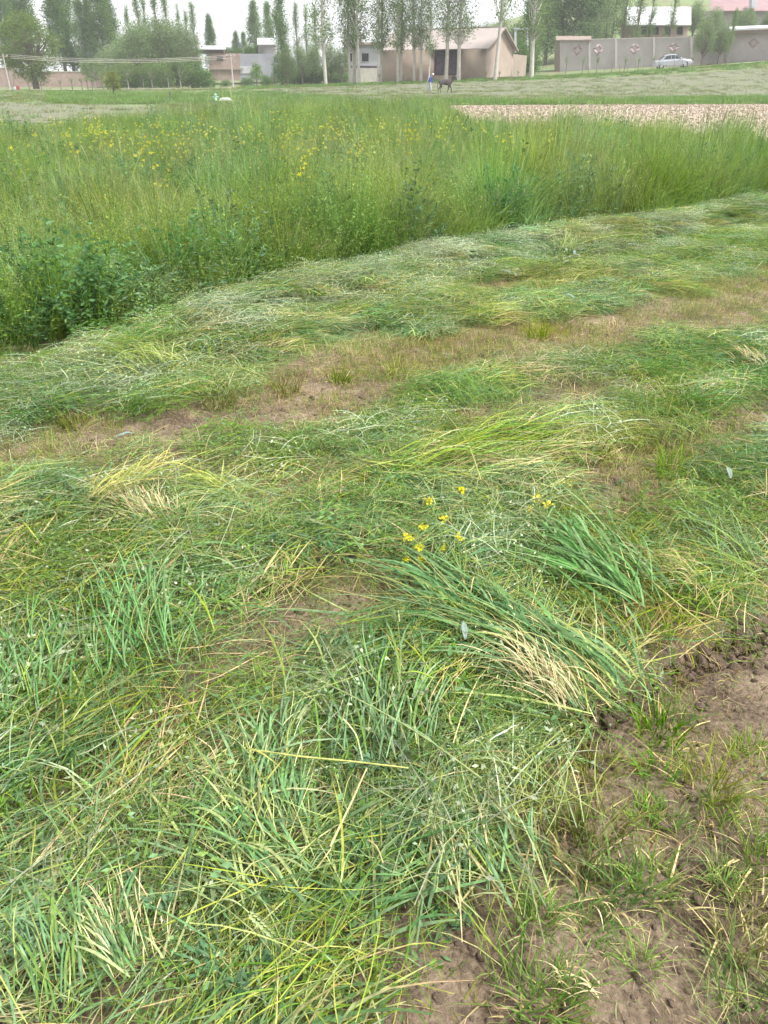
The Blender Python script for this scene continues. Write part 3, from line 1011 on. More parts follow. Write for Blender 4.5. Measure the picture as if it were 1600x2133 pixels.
def make_tree(kind, seed):
    """returns (trunk mesh, crown mesh) of a tree about its real height, root at origin"""
    global rng
    keep, rng = rng, np.random.default_rng(seed)
    tg, cg = Geo(), Geo()
    bark = M['bark']
    if kind == 'poplar':                    # tall dense columnar
        H = 17.0
        tg.tube([(0, 0, -.4), (.1, 0, 4), (0, .1, 9), (0, 0, H * .95)], [.28, .2, .12, .02], (.2, .17, .15), 7)
        n = 150
        h = U(.1, 1, n) ** .9 * H
        rad = np.interp(h / H, [0, .12, .35, .7, 1], [.5, 1.3, 1.75, 1.3, .15]) * np.sqrt(U(.05, 1, n)) * U(.75, 1.2, n)
        th = U(0, 6.28, n)
        C_ = np.stack([rad * np.cos(th), rad * np.sin(th), h], 1)
        for i in range(0, n, 3):
            tg.tube(limb_pts(np.array([0, 0, max(.8, h[i] - 1.6)]), C_[i], .1, 4), [.05, .04, .03, .012], (.2, .17, .15), 4)
        leaf_cloud(cg, C_, 84, .40, .22, TDARK + TMID[:1], 1.5)
    elif kind == 'thin_poplar':             # sparse, sky showing through
        H = 15.0
        tg.tube([(0, 0, -.4), (.1, 0, 5), (0, .1, 10), (0, 0, H * .97)], [.2, .15, .09, .015], (.25, .22, .2), 7)
        n = 60
        h = U(.28, 1, n) * H
        rad = np.interp(h / H, [0, .3, .6, 1], [.3, 1.1, .9, .1]) * np.sqrt(U(.05, 1, n))
        th = U(0, 6.28, n)
        C_ = np.stack([rad * np.cos(th), rad * np.sin(th), h], 1)
        for i in range(0, n):
            tg.tube(limb_pts(np.array([0, 0, max(2, h[i] - 1.8)]), C_[i], .1, 4), [.04, .035, .025, .01], (.25, .22, .2), 4)
        leaf_cloud(cg, C_, 50, .32, .18, TMID, 1.4)
    elif kind == 'white_trunk':             # young white-stemmed poplar with loose crown
        bark = M['bark_white']
        H = 13.5
        lx, ly = U(-.35, .35), U(-.3, .3)
        tp = lambda z: np.array([lx * math.sin(z / H * 2.4), ly * (z / H) ** 2, z])
        tg.tube([tp(z) for z in (-.4, 1, 3, 5, 7, 9, 11, H)], [.24, .21, .19, .165, .13, .095, .06, .015], (.6, .57, .52), 8)
        n = 78
        h = U(.33, 1, n) * H
        rad = np.interp(h / H, [.3, .45, .7, 1], [.8, 1.8, 1.5, .2]) * np.sqrt(U(.05, 1, n))
        th = U(0, 6.28, n)
        C_ = np.stack([tp(z) for z in h]) + np.stack([rad * np.cos(th), rad * np.sin(th), 0 * h], 1)
        for i in range(n):
            tg.tube(limb_pts(tp(max(3.6, h[i] - 1.3 * rad[i] - .4)), C_[i], .12, 4), [.035, .03, .022, .008], (.45, .41, .37), 4)
        leaf_cloud(cg, C_, 52, .34, .17, TMID + TPALE[:1], 1.1)
    elif kind == 'round':                   # broad round-headed tree, crown down to the ground
        H = 9.6
        tg.tube([(0, 0, -.4), (.1, 0, 1.5), (.2, .1, 4), (.1, 0, 7)], [.42, .34, .22, .06], (.15, .12, .1), 8)
        n = 210
        d = rand_dirs(n)
        rr = U(.45, 1, n) ** .5
        C_ = d * rr[:, None] * np.array([3.3, 3.0, 4.1]) + np.array([0, 0, 5.2])
        C_[:, :2] *= np.interp(C_[:, 2], [1, 3, 6, 9.5], [.7, .95, 1.05, .75])[:, None]
        for i in range(0, n, 3):
            tg.tube(limb_pts(np.array([.1, 0, U(1.5, 4.5)]), C_[i], .3, 5), [.1, .08, .06, .04, .015], (.15, .12, .1), 5)
        leaf_cloud(cg, C_, 64, .42, .19, TMID + TPALE[:1] + TYEL)
    elif kind == 'willow':                  # pale, soft, wide
        H = 9.0
        tg.tube([(0, 0, -.4), (.1, 0, 1.2), (-.1, .1, 3)], [.3, .24, .16], (.2, .17, .14), 7)
        n = 190
        d = rand_dirs(n)
        d[:, 2] = np.abs(d[:, 2])
        C_ = d * (U(.3, 1, n) ** .5)[:, None] * np.array([3.2, 2.6, 5.6]) + np.array([0, 0, 2.9])
        for i in range(0, n, 3):
            tg.tube(limb_pts(np.array([0, 0, U(1.5, 3)]), C_[i], .3, 5), [.07, .06, .045, .03, .01], (.2, .17, .14), 4)
        leaf_cloud(cg, C_, 40, .42, .2, TPALE + TMID[1:2], 1.3)
    elif kind == 'shrub_tree':              # grey-green low tree on a pale stem
        bark = M['bark_white']
        tg.tube([(0, 0, -.3), (.05, 0, .8), (0, .05, 1.7)], [.1, .085, .06], (.5, .46, .4), 6)
        n = 80
        d = rand_dirs(n)
        C_ = d * (U(.25, 1, n) ** .5)[:, None] * np.array([1.55, 1.35, 1.35]) + np.array([0, 0, 2.35])
        for i in range(0, n, 3):
            tg.tube(limb_pts(np.array([0, 0, U(1., 1.7)]), C_[i], .12, 4), [.04, .03, .02, .008], (.4, .36, .3), 4)
        leaf_cloud(cg, C_, 34, .26, .15, TPALE[:2] + TMID[:2])
    elif kind == 'bush':                    # dark bush from the ground up
        tg.tube([(0, 0, -.3), (.05, 0, .6), (0, .05, 1.2)], [.09, .07, .04], (.15, .12, .1), 6)
        n = 110
        d = rand_dirs(n)
        d[:, 2] = np.abs(d[:, 2])
        C_ = d * (U(.2, 1, n) ** .5)[:, None] * np.array([1.9, 1.5, 2.7]) + np.array([0, 0, .25])
        for i in range(0, n, 4):
            tg.tube(limb_pts(np.array([0, 0, .5]), C_[i], .1, 4), [.03, .025, .02, .008], (.15, .12, .1), 4)
        leaf_cloud(cg, C_, 36, .28, .15, TDARK)
    elif kind == 'young':                   # small upright young tree
        tg.tube([(0, 0, -.2), (.03, 0, .6), (0, 0, 1.8)], [.06, .05, .02], (.2, .16, .13), 6)
        n = 46
        h = U(.28, 1, n)
        rad = np.interp(h, [.25, .5, 1], [.35, .72, .12]) * np.sqrt(U(.05, 1, n))
        th = U(0, 6.28, n)
        C_ = np.stack([rad * np.cos(th), rad * np.sin(th), h * 2.5], 1)
        for i in range(0, n, 2):
            tg.tube(limb_pts(np.array([0, 0, max(.4, h[i] * 2.5 - .5)]), C_[i], .05, 4), [.02, .016, .012, .005], (.2, .16, .13), 4)
        leaf_cloud(cg, C_, 26, .15, .11, TMID)
    elif kind == 'yellow_young':
        tg.tube([(0, 0, -.2), (.03, 0, .5), (0, 0, 1.4)], [.05, .04, .015], (.2, .16, .1), 6)
        n = 50
        d = rand_dirs(n)
        C_ = d * (U(.2, 1, n) ** .5)[:, None] * np.array([.66, .6, .8]) + np.array([0, 0, 1.25])
        for i in range(0, n, 2):
            tg.tube(limb_pts(np.array([0, 0, U(.3, 1.)]), C_[i], .05, 4), [.016, .014, .01, .005], (.2, .16, .1), 4)
        leaf_cloud(cg, C_, 26, .15, .11, TYEL)
    elif kind == 'pollard':                 # knobbly cut-back stem with a few sprouts
        tg.tube([(0, 0, -.2), (.03, 0, .5), (-.03, .02, 1.0), (0, 0, 1.35), (0, 0, 1.5)], [.12, .09, .085, .13, .07], (.14, .11, .09), 7)
        n = 14
        th = U(0, 6.28, n)
        C_ = np.stack([.35 * np.cos(th) * U(.3, 1, n), .35 * np.sin(th), U(1.5, 2.1, n)], 1)
        for i in range(n):
            tg.tube(limb_pts(np.array([0, 0, 1.4]), C_[i], .05, 4), [.018, .015, .01, .005], (.16, .13, .1), 4)
        leaf_cloud(cg, C_, 16, .14, .11, TPALE[:2] + TMID[:1])
    r = tg.mesh(kind + '_trunk', bark, True), cg.mesh(kind + '_crown', M['tree'])
    rng = keep
    return r


TREE = {}
KH = {'poplar': 17, 'thin_poplar': 15, 'white_trunk': 13.5, 'round': 9.6, 'willow': 8.6, 'shrub_tree': 3.8, 'bush': 3.1, 'young': 2.7, 'yellow_young': 2.1, 'pollard': 2.1}
NV = {'poplar': 3, 'thin_poplar': 3, 'white_trunk': 4, 'round': 1, 'willow': 2, 'shrub_tree': 2, 'bush': 2, 'young': 1, 'yellow_young': 1, 'pollard': 3}
for k, n in NV.items():
    TREE[k] = [make_tree(k, 100 + 13 * i + len(k)) for i in range(n)]
NAME = {'poplar': 'poplar_tree', 'thin_poplar': 'poplar_tree', 'white_trunk': 'white_trunk_tree', 'round': 'round_tree', 'willow': 'willow_tree',
        'shrub_tree': 'small_tree', 'bush': 'bush', 'young': 'young_tree', 'yellow_young': 'young_tree', 'pollard': 'pollarded_tree'}
tree_no = 0


def tree(kind, px, d, ytop, label, group=None, sx=1.0, lean=0.0, cat='tree', ybase=None):
    global tree_no
    tree_no += 1
    x = x_at(px, d, 1)
    z = float(terrain(x, d))
    if ybase is not None:
        z = float(at(px, ybase, d)[2])
    x = x_at(px, d, z)
    h = at(px, ytop, d)[2] - z
    s = h / KH[kind]
    e = empty(NAME[kind], (x, d, z), tree_no * 2.399, (s * sx, s * sx, s))
    e.rotation_euler = (0, lean, tree_no * 2.399) if not lean else (0, lean, 0)
    t, c = TREE[kind][tree_no % NV[kind]]
    obj('trunk', t, e)
    obj('crown', c, e)
    return tag(e, label, cat, group)


# left: tall poplars
GP = 'tall poplars on the left'
for px, d, yt, sx in ((-60, 150, -60, 1.3), (-15, 146, -70, 1.2), (28, 150, -60, 1.1), (75, 155, -80, 1.2), (140, 148, -60, 1.35), (158, 152, -70, 1.2), (188, 146, 5, 1.3),
                      (205, 150, 2, 1.2), (228, 145, -55, 1.25), (245, 148, -45, 1.1), (50, 160, -60, 1.1)):
    tree('poplar', px, d, yt, 'tall dense dark poplar in the row behind the big round tree', GP, sx)
for px, d, yt, sx in ((283, 150, 10, .9), (305, 152, -30, 1), (318, 155, -20, .9), (340, 150, -25, 1), (362, 150, -40, 1.0), (385, 155, 12, .8), (400, 150, 18, .8)):
    tree('thin_poplar', px, d, yt, 'thin sparse poplar with sky showing through, behind the pale willow clump', 'sparse poplars behind the willow clump', sx)
tree('thin_poplar', 415, 140, 8, 'slender poplar beside the pale willow clump and the white roof', None, 1.1)
tree('poplar', 446, 165, 34, 'small far poplar standing alone above the white roof of the pink house', None, 1.1)
tree('round', 76, 116, 22, 'big round dark green tree by the road, crown almost to the ground', None, 1.2)
for px, d, yt, sx in ((290, 126, 45, 1.0), (345, 128, 36, 1.15), (395, 127, 50, .9), (318, 131, 48, 1.1), (370, 131, 44, 1.1), (270, 130, 70, 1.1)):
    tree('willow', px, d, yt, 'pale soft willow in the clump left of the pink house', 'pale willows left of the pink house', sx)
tree('willow', 235, 125, 100, 'lower yellowish willow at the end of the pale clump', None, 1.3)
for px, d, yt in ((268, 117, 125), (300, 118, 132), (318, 117, 128), (352, 116.5, 122), (378, 117, 118)):
    tree('shrub_tree', px, d, yt, 'grey green low tree on a pale stem along the road', 'low grey green trees along the road', 1.1)
for px, d, yt in ((400, 119, 125), (425, 120, 132), (285, 121, 135), (335, 121, 130), (255, 120, 135)):
    tree('bush', px, d, yt, 'dark dense bush behind the low grey green trees', 'dark bushes by the road', 1.15)
tree('shrub_tree', 200, 117, 120, 'pale rounded low tree standing alone among the cut-back stems', None, 1.2)
for px, yt in ((62, 160), (88, 162), (128, 166), (152, 160), (172, 162), (184, 160), (194, 160), (216, 150)):
    tree('pollard', px, 108.5, yt, 'dark cut-back tree stem with small sprouts beside the road', 'cut-back stems along the road', .9)
tree('yellow_young', 238, 84, 146, 'bright yellow green young tree standing in the field', None, 1.25)
tree('pollard', 356, 62, 186, 'short reddish brown stump with few sprouts in the green strip', None, 1.2)

# centre
tree('poplar', 537, 175, 5, 'dark narrow poplar against open sky above the white roof', None, 1.25)
tree('poplar', 565, 170, 10, 'paler poplar between the dark narrow poplar and the tall one', None, 1.0)
tree('poplar', 590, 124, -30, 'tall full green poplar right of the pink house', None, 1.0)
tree('poplar', 497, 190, 68, 'small far poplar low on the skyline, left one of two', None, 1.3)
tree('poplar', 513, 190, 70, 'small far poplar low on the skyline, right one of two', None, 1.2)
for px, d, yt in ((622, 150, 10), (642, 152, 12), (660, 150, 14)):
    tree('thin_poplar', px, d, yt, 'feathery poplar behind the row of white stems', 'feathery poplars behind the white stems', 1.1)
tree('young', 536, 108, 128, 'small dark green tree in front of the blue grey wall', None, 1.3)
for px, d, yt in ((600, 118, 100), (630, 121, 95), (655, 122, 92), (690, 122, 90), (712, 121, 96)):
    tree('willow', px, d, yt, 'leafy tree in the thicket between the tall poplar and the white house', 'thicket trees', .8)
for px, d, yt in ((588, 124, 140), (615, 125, 135), (640, 125, 138), (668, 125, 134), (695, 125, 140), (715, 124, 142), (655, 123, 148), (625, 123, 150)):
    tree('bush', px, d, yt, 'dark undergrowth bush in the thicket behind the white stems', 'thicket undergrowth', 1.3)
for px, d, yt in ((516, 124, 160), (470, 125, 163), (555, 123, 156)):
    tree('bush', px, d, yt, 'low bush at the foot of the pink house wall', 'bushes under the pink house', 1.5)
for px, d, yt in ((462, 134, 98), (480, 134, 96), (500, 134, 97), (520, 134, 95), (534, 134, 92), (550, 134, 96)):
    tree('bush', px, d, yt, 'creeper growing over the top of the pink house wall', 'creepers over the pink house', 1.2, ybase=116)
for px, d in ((573, 108), (599, 108), (720, 108)):
    tree('pollard', px, d, 158, 'short dark cut-back stem on the verge before the thicket', 'cut-back stems before the thicket', .8)

# white-stemmed poplars in front of the barn
GW = 'white stemmed poplars before the barn'
for px, d, yt, sx, ln in ((679, 107, -90, 1.1, 0), (730, 108, -60, .95, 0), (738, 109, -100, 1.2, 0), (748, 107.5, -80, 1.0, 0), (787, 106.5, -50, .9, 0), (793, 108, -90, 1.0, 0),
                          (829, 106, -60, .9, 0), (835, 107, -90, 1.0, 0), (877, 105.5, -70, 1.0, 0)):
    tree('white_trunk', px, d, yt, 'white stemmed young poplar in the row before the barn and white house', GW, sx, ln)
tree('white_trunk', 863, 106, -80, 'white stemmed poplar with a crooked leaning trunk before the barn', None, 1.0, -.06)
tree('white_trunk', 893, 104, -40, 'slim white stemmed poplar rising just behind the walking person', None, .75)
tree('white_trunk', 929, 105, -120, 'white stemmed poplar in front of the barn door', None, 1.1)
tree('white_trunk', 955, 104.5, -110, 'thick white stemmed poplar at the right edge of the barn door', None, 1.2, .03)
tree('white_trunk', 1031, 103, -270, 'tall bare white trunk in front of the barn gable corner', None, .75, .02)
tree('white_trunk', 1107, 105, -130, 'white trunked poplar standing alone on the green verge right of the barn', None, 1.35)
tree('poplar', 1098, 128, -90, 'full light green poplar behind the lone white trunk', None, 1.0)
# right
for px, d, yt, sx in ((1135, 138, -120, 1.35), (1165, 142, -130, 1.5), (1200, 138, -140, 1.5), (1235, 140, -120, 1.5), (1270, 143, -110, 1.4)):
    tree('poplar', px, d, yt, 'massive dark poplar in the dense stand left of the compound', 'dense dark poplar stand', sx)
for px, d, yt in ((1255, 129, -60), (1290, 130, -90), (1318, 129, -70), (1345, 131, -40), (1388, 129, -60)):
    tree('thin_poplar', px, d, yt, 'slender pale green tree inside the compound wall', 'slender trees inside the compound', 1.0)
for px, d, yt, sx in ((1460, 117.5, 38, .75), (1495, 118, 44, .7)):
    tree('willow', px, d, yt, 'bushy green tree on the verge right of the parked car', 'bushy trees right of the car', sx)
tree('thin_poplar', 1513, 113, 20, 'dark forked trunk of a thin tree at the roadside by the pale road', None, 1.0)
for px, d, yt, sx in ((1440, 145, 0, 1.0), (1545, 140, 18, 1.2), (1600, 140, 22, 1.2), (1480, 142, 15, 1.0), (1650, 140, 15, 1.2)):
    tree('willow', px, d, yt, 'tree between the compound roofs on the slope', 'trees between the compound roofs', sx)
for px, d, yt in ((985, 175, 52), (1015, 178, 44), (1045, 180, 40), (1075, 176, 46), (960, 178, 56)):
    tree('willow', px, d, yt, 'far hazy tree on the skyline behind the barn roof', 'far trees behind the barn', 1.2)
for px, d, yt in ((1085, 122, 68), (1072, 124, 76)):
    tree('bush', px, d, yt, 'leafy green bush behind the low yard wall', 'bushes behind the yard wall', .9)
for px, d in ((1178, 112), (1212, 113), (1328, 108), (1360, 116), (1394, 116), (1300, 109), (1242, 110), (1440, 107)):
    tree('pollard', px, d, at(px, 0, d)[1] * 0 + 118, 'roadside cut-back stem with small sprouts below the compound wall', 'roadside stems below the compound wall', .55)
for px, d in ((790, 104), (845, 103), (1012, 103), (1040, 102.5), (1078, 103)):
    tree('pollard', px, d, 152 if px < 1000 else 148, 'short cut-back stem on the verge before the barn', 'cut-back stems before the barn', .7)

# fence stakes on the right verge
for i, px in enumerate(np.linspace(1225, 1500, 18)):
    d = 107 + .6 * math.sin(i)
    x = x_at(px, d, 1.8)
    z = float(terrain(x, d))
    x = x_at(px, d, z)
    g = Geo()
    hh = .9 + .35 * math.sin(i * 2.3)
    g.tube([(0, 0, -.2), (.02, 0, hh * .5), (.03 * math.sin(i), 0, hh)], [.045, .04, .03], (.3, .25, .2), 6)
    tag(obj('fence_stake', g.mesh('fence_stake', M['post'], True), None, (x, d, z)), 'thin wooden stake in the row along the verge below the road', 'stake', 'stakes along the verge')

# ================================================================== CAR, PERSON, DONKEY, SMALL THINGS
M['silver'] = plain('silver_car_paint', (.36, .38, .41), .3, .05, 2, 0, .5, .3)
M['glass'] = plain('dark_car_glass', (.03, .035, .04), .12, .1, 2, 0, .6)
M['rubber'] = plain('black_tyre', (.025, .025, .025), .85, .2, 8)
M['rim'] = plain('grey_wheel_rim', (.35, .36, .38), .4, .1, 4, 0, .5, .5)
M['lamp'] = plain('clear_lamp', (.7, .7, .68), .2, .05, 5, 0, .5)
M['red_lamp'] = plain('red_lamp', (.35, .03, .03), .3, .05, 5, 0, .5)


def loft(name, stations, mat, parent, smooth_=True):
    """stations: list of (x, [(y,z)...]) rings with equal counts"""
    k = len(stations[0][1])
    v = np.array([[(x, y, z) for y, z in ring] for x, ring in stations]).reshape(-1, 3)
    m = len(stations)
    i, j = np.meshgrid(np.arange(m - 1), np.arange(k), indexing='ij')
    q = np.stack([i * k + j, i * k + (j + 1) % k, (i + 1) * k + (j + 1) % k, (i + 1) * k + j], -1).reshape(-1, 4)
    me = bpy.data.meshes.new(name)
    me.from_pydata([tuple(map(float, p)) for p in v], [], [list(map(int, r)) for r in q] + [list(range(k)), list(range((m - 1) * k, m * k))[::-1]])
    bm = bmesh.new()
    bm.from_mesh(me)
    bmesh.ops.recalc_face_normals(bm, faces=bm.faces)
    bm.to_mesh(me)
    bm.free()
    me.materials.append(mat)
    return obj(name, me, parent)


cd = 111.0
cxx = x_at(1399, cd, 2.4)
cz = float(terrain(cxx, cd)) + .08
cxx = x_at(1399, cd, cz)
slope = math.atan(float(terrain(cxx + 2, cd) - terrain(cxx - 2, cd)) / 4)
car = empty('parked_car', (cxx, cd, cz))
car.rotation_euler = (0, -slope, math.radians(-6))
car.scale = (1.04, 1.04, 1.1)
tag(car, 'silver four door sedan parked on the dirt road beside the compound wall', 'car')


def ring(w, zb, zs, zt):
    return [(-w * .86, zb), (w * .86, zb), (w, zb + .16), (w * 1.0, zs), (w * .9, zt), (-w * .9, zt), (-w * 1.0, zs), (-w, zb + .16)]


loft('body', [(-2.22, ring(.70, .40, .66, .76)), (-2.1, ring(.80, .28, .74, .88)), (-1.3, ring(.84, .22, .76, .93)), (0, ring(.85, .2, .76, .92)), (.95, ring(.85, .2, .74, .90)),
              (1.7, ring(.82, .22, .68, .80)), (2.1, ring(.76, .28, .6, .68)), (2.24, ring(.66, .38, .54, .58))], M['silver'], car)


def cring(x0, w, zt):
    return [(-w * 1.0, .88), (w * 1.0, .88), (w * .84, zt - .06), (w * .7, zt), (-w * .7, zt), (-w * .84, zt - .06)]


cab = loft('cabin', [(-1.62, cring(0, .78, .93)), (-.95, cring(0, .78, 1.36)), (-.3, cring(0, .79, 1.42)), (.2, cring(0, .79, 1.39)), (1.02, cring(0, .78, .93))], M['silver'], car)


def side_win(name, xs, sgn):
    pts = []
    for x, z in xs:
        w = .80 - (z - .88) / .5 * .135 + .012
        pts.append((x, sgn * w, z))
    return prism(name, pts, [(x, y - sgn * .03, z) for x, y, z in pts], M['glass'], car)


for sgn in (-1, 1):
    side_win('window', [(-.30, .95), (.10, .95), (.10, 1.31), (-.24, 1.33)], sgn)
    side_win('window', [(.16, .95), (.80, .95), (.26, 1.29), (.16, 1.30)], sgn)
    side_win('window', [(-1.15, .96), (-.36, .95), (-.31, 1.32), (-.85, 1.29)], sgn)
prism('windscreen', [(.30, -.58, 1.355), (.30, .58, 1.355), (.98, .70, .97), (.98, -.70, .97)], [(.27, -.58, 1.32), (.27, .58, 1.32), (.95, .70, .93), (.95, -.70, .93)], M['glass'], car)
prism('rear_window', [(-1.0, -.58, 1.345), (-1.0, .58, 1.345), (-1.56, .70, .99), (-1.56, -.70, .99)], [(-.97, -.58, 1.3), (-.97, .58, 1.3), (-1.53, .70, .95), (-1.53, -.70, .95)], M['glass'], car)
for x in (-1.35, 1.38):
    for sgn in (-1, 1):
        wh_ = obj('wheel', None, car) if False else None
        g = Geo()
        th = np.linspace(0, 2 * math.pi, 19)[:-1]
        prof = [(.19, -.09), (.30, -.09), (.315, -.05), (.315, .05), (.30, .09), (.19, .09)]
        V = np.array([[(r * math.cos(t), y, r * math.sin(t)) for r, y in prof] for t in th]).reshape(-1, 3)
        i, j = np.meshgrid(np.arange(18), np.arange(6), indexing='ij')
        q = np.stack([i * 6 + j, i * 6 + (j + 1) % 6, ((i + 1) % 18) * 6 + (j + 1) % 6, ((i + 1) % 18) * 6 + j], -1).reshape(-1, 4)
        ty = obj('wheel', mesh_np('tyre', V, q, M['rubber']), car, (x, sgn * .74, .315))
        me = bpy.data.meshes.new('rim')
        bm = bmesh.new()
        bmesh.ops.create_cone(bm, cap_ends=True, segments=16, radius1=.2, radius2=.17, depth=.15, matrix=Matrix.Rotation(math.pi / 2 * sgn, 4, 'X'))
        bm.to_mesh(me)
        bm.free()
        me.materials.append(M['rim'])
        obj('rim', me, ty)
for sgn in (-1, 1):
    boxes('headlight', [(2.1, 2.2, sgn * .5 - .14, sgn * .5 + .14, .56, .67)], M['lamp'], car)
    boxes('tail_light', [(-2.2, -2.1, sgn * .55 - .14, sgn * .55 + .14, .66, .8)], M['red_lamp'], car)
    boxes('wing_mirror', [(.72, .86, sgn * .92 - .07, sgn * .92 + .07, .93, 1.05)], M['silver'], car)
    boxes('door_handle', [(-.1, .06, sgn * .86 - .015, sgn * .86 + .015, .78, .81)], M['rim'], car)
boxes('bumper', [(2.12, 2.28, -.68, .68, .34, .5)], M['silver'], car)
boxes('bumper', [(-2.27, -2.12, -.7, .7, .36, .54)], M['silver'], car)


def skin(name, pts, edges, mat, parent, sub=2):
    """continuous skinned body: pts {key: (xyz, r)}"""
    keys = list(pts)
    ix = {k: i for i, k in enumerate(keys)}
    me = bpy.data.meshes.new(name)
    me.from_pydata([pts[k][0] for k in keys], [(ix[a], ix[b]) for a, b in edges], [])
    me.materials.append(mat)
    o = obj(name, me, parent)
    md = o.modifiers.new('skin', 'SKIN')
    for i, k in enumerate(keys):
        r = pts[k][1]
        sv = me.skin_vertices[0].data[i]
        sv.radius = r if isinstance(r, tuple) else (r, r)
        sv.use_root = (i == 0)
    md.use_smooth_shade = True
    s = o.modifiers.new('sub', 'SUBSURF')
    s.levels = s.render_levels = sub
    return o


# person walking behind the donkey, back half turned to us
pd = 88.0
pz = float(terrain(x_at(893, pd), pd))
person = empty('person', (x_at(893, pd, pz), pd, pz), math.radians(-20))
person.scale = (1.02,) * 3
tag(person, 'person in a blue jacket with white stripe and pale cap, stooping behind the donkey', 'person')
M['blue_cloth'] = plain('blue_jacket_cloth', (.05, .08, .26), .9, .2, 6)
M['pale_cloth'] = plain('pale_trouser_cloth', (.42, .44, .5), .9, .1, 6)
M['skin'] = plain('tanned_skin', (.40, .24, .17), .6, .08, 9)
M['white_cloth'] = plain('white_cloth', (.7, .68, .68), .9, .06, 6)
M['shoe'] = plain('dark_shoe', (.04, .035, .03), .7, .2, 6)
# body faces +x, leaning forward
P_ = {'pelvis': ((0, 0, .92), (.15, .12)), 'waist': ((.06, 0, 1.06), (.15, .12)), 'chest': ((.19, 0, 1.28), (.18, .13)), 'neck0': ((.28, 0, 1.43), .075), 'neck': ((.33, 0, 1.49), .055),
      'shL': ((.22, .17, 1.37), .07), 'elL': ((.2, .25, 1.10), .05), 'wrL': ((.37, .22, .94), .036), 'haL': ((.45, .2, .9), .034),
      'shR': ((.22, -.17, 1.37), .07), 'elR': ((.16, -.25, 1.10), .05), 'wrR': ((.32, -.24, .92), .036), 'haR': ((.4, -.22, .88), .034),
      'hiL': ((0, .095, .88), .10), 'knL': ((.2, .1, .50), .068), 'anL': ((.16, .1, .09), .045), 'toL': ((.32, .11, .04), .04),
      'hiR': ((0, -.095, .88), .10), 'knR': ((-.06, -.1, .5), .068), 'anR': ((-.3, -.1, .12), .045), 'toR': ((-.17, -.11, .04), .04)}
E_ = [('pelvis', 'waist'), ('waist', 'chest'), ('chest', 'neck0'), ('neck0', 'neck'), ('chest', 'shL'), ('shL', 'elL'), ('elL', 'wrL'), ('wrL', 'haL'), ('chest', 'shR'), ('shR', 'elR'), ('elR', 'wrR'), ('wrR', 'haR'),
      ('pelvis', 'hiL'), ('hiL', 'knL'), ('knL', 'anL'), ('anL', 'toL'), ('pelvis', 'hiR'), ('hiR', 'knR'), ('knR', 'anR'), ('anR', 'toR')]
skin('body', P_, E_, M['skin'], person)
J = {k: P_[k] for k in ('waist', 'chest', 'neck0', 'shL', 'elL', 'wrL', 'shR', 'elR', 'wrR')}
J = {k: (p, tuple(v + .028 for v in (r if isinstance(r, tuple) else (r, r)))) for k, (p, r) in J.items()}
J['hem'] = ((-.03, 0, .84), (.21, .17))
skin('jacket', J, [('waist', 'chest'), ('chest', 'neck0'), ('chest', 'shL'), ('shL', 'elL'), ('elL', 'wrL'), ('chest', 'shR'), ('shR', 'elR'), ('elR', 'wrR'), ('waist', 'hem')], M['blue_cloth'], person)
T_ = {k: P_[k] for k in ('pelvis', 'hiL', 'knL', 'anL', 'hiR', 'knR', 'anR')}
T_ = {k: (p, tuple(v + .025 for v in (r if isinstance(r, tuple) else (r, r)))) for k, (p, r) in T_.items()}
skin('trousers', T_, [('pelvis', 'hiL'), ('hiL', 'knL'), ('knL', 'anL'), ('pelvis', 'hiR'), ('hiR', 'knR'), ('knR', 'anR')], M['pale_cloth'], person)
for k in ('L', 'R'):
    a, b = np.array(P_['an' + k][0]), np.array(P_['to' + k][0])
    skin('shoe', {'a': (tuple(a - [.03, 0, .05]), .05), 'b': (tuple((a + b) / 2 - [0, 0, .03]), .048), 'c': (tuple(b + [.03, 0, .0]), .035)}, [('a', 'b'), ('b', 'c')], M['shoe'], person, 1)


def ball(name, c, r, mat, parent, seg=14):
    me = bpy.data.meshes.new(name)
    bm = bmesh.new()
    bmesh.ops.create_uvsphere(bm, u_segments=seg, v_segments=10, radius=1)
    for v in bm.verts:
        v.co = Vector((v.co.x * r[0], v.co.y * r[1], v.co.z * r[2])) + Vector(c)
    bm.to_mesh(me)
    bm.free()
    for p in me.polygons:
        p.use_smooth = True
    me.materials.append(mat)
    return obj(name, me, parent)


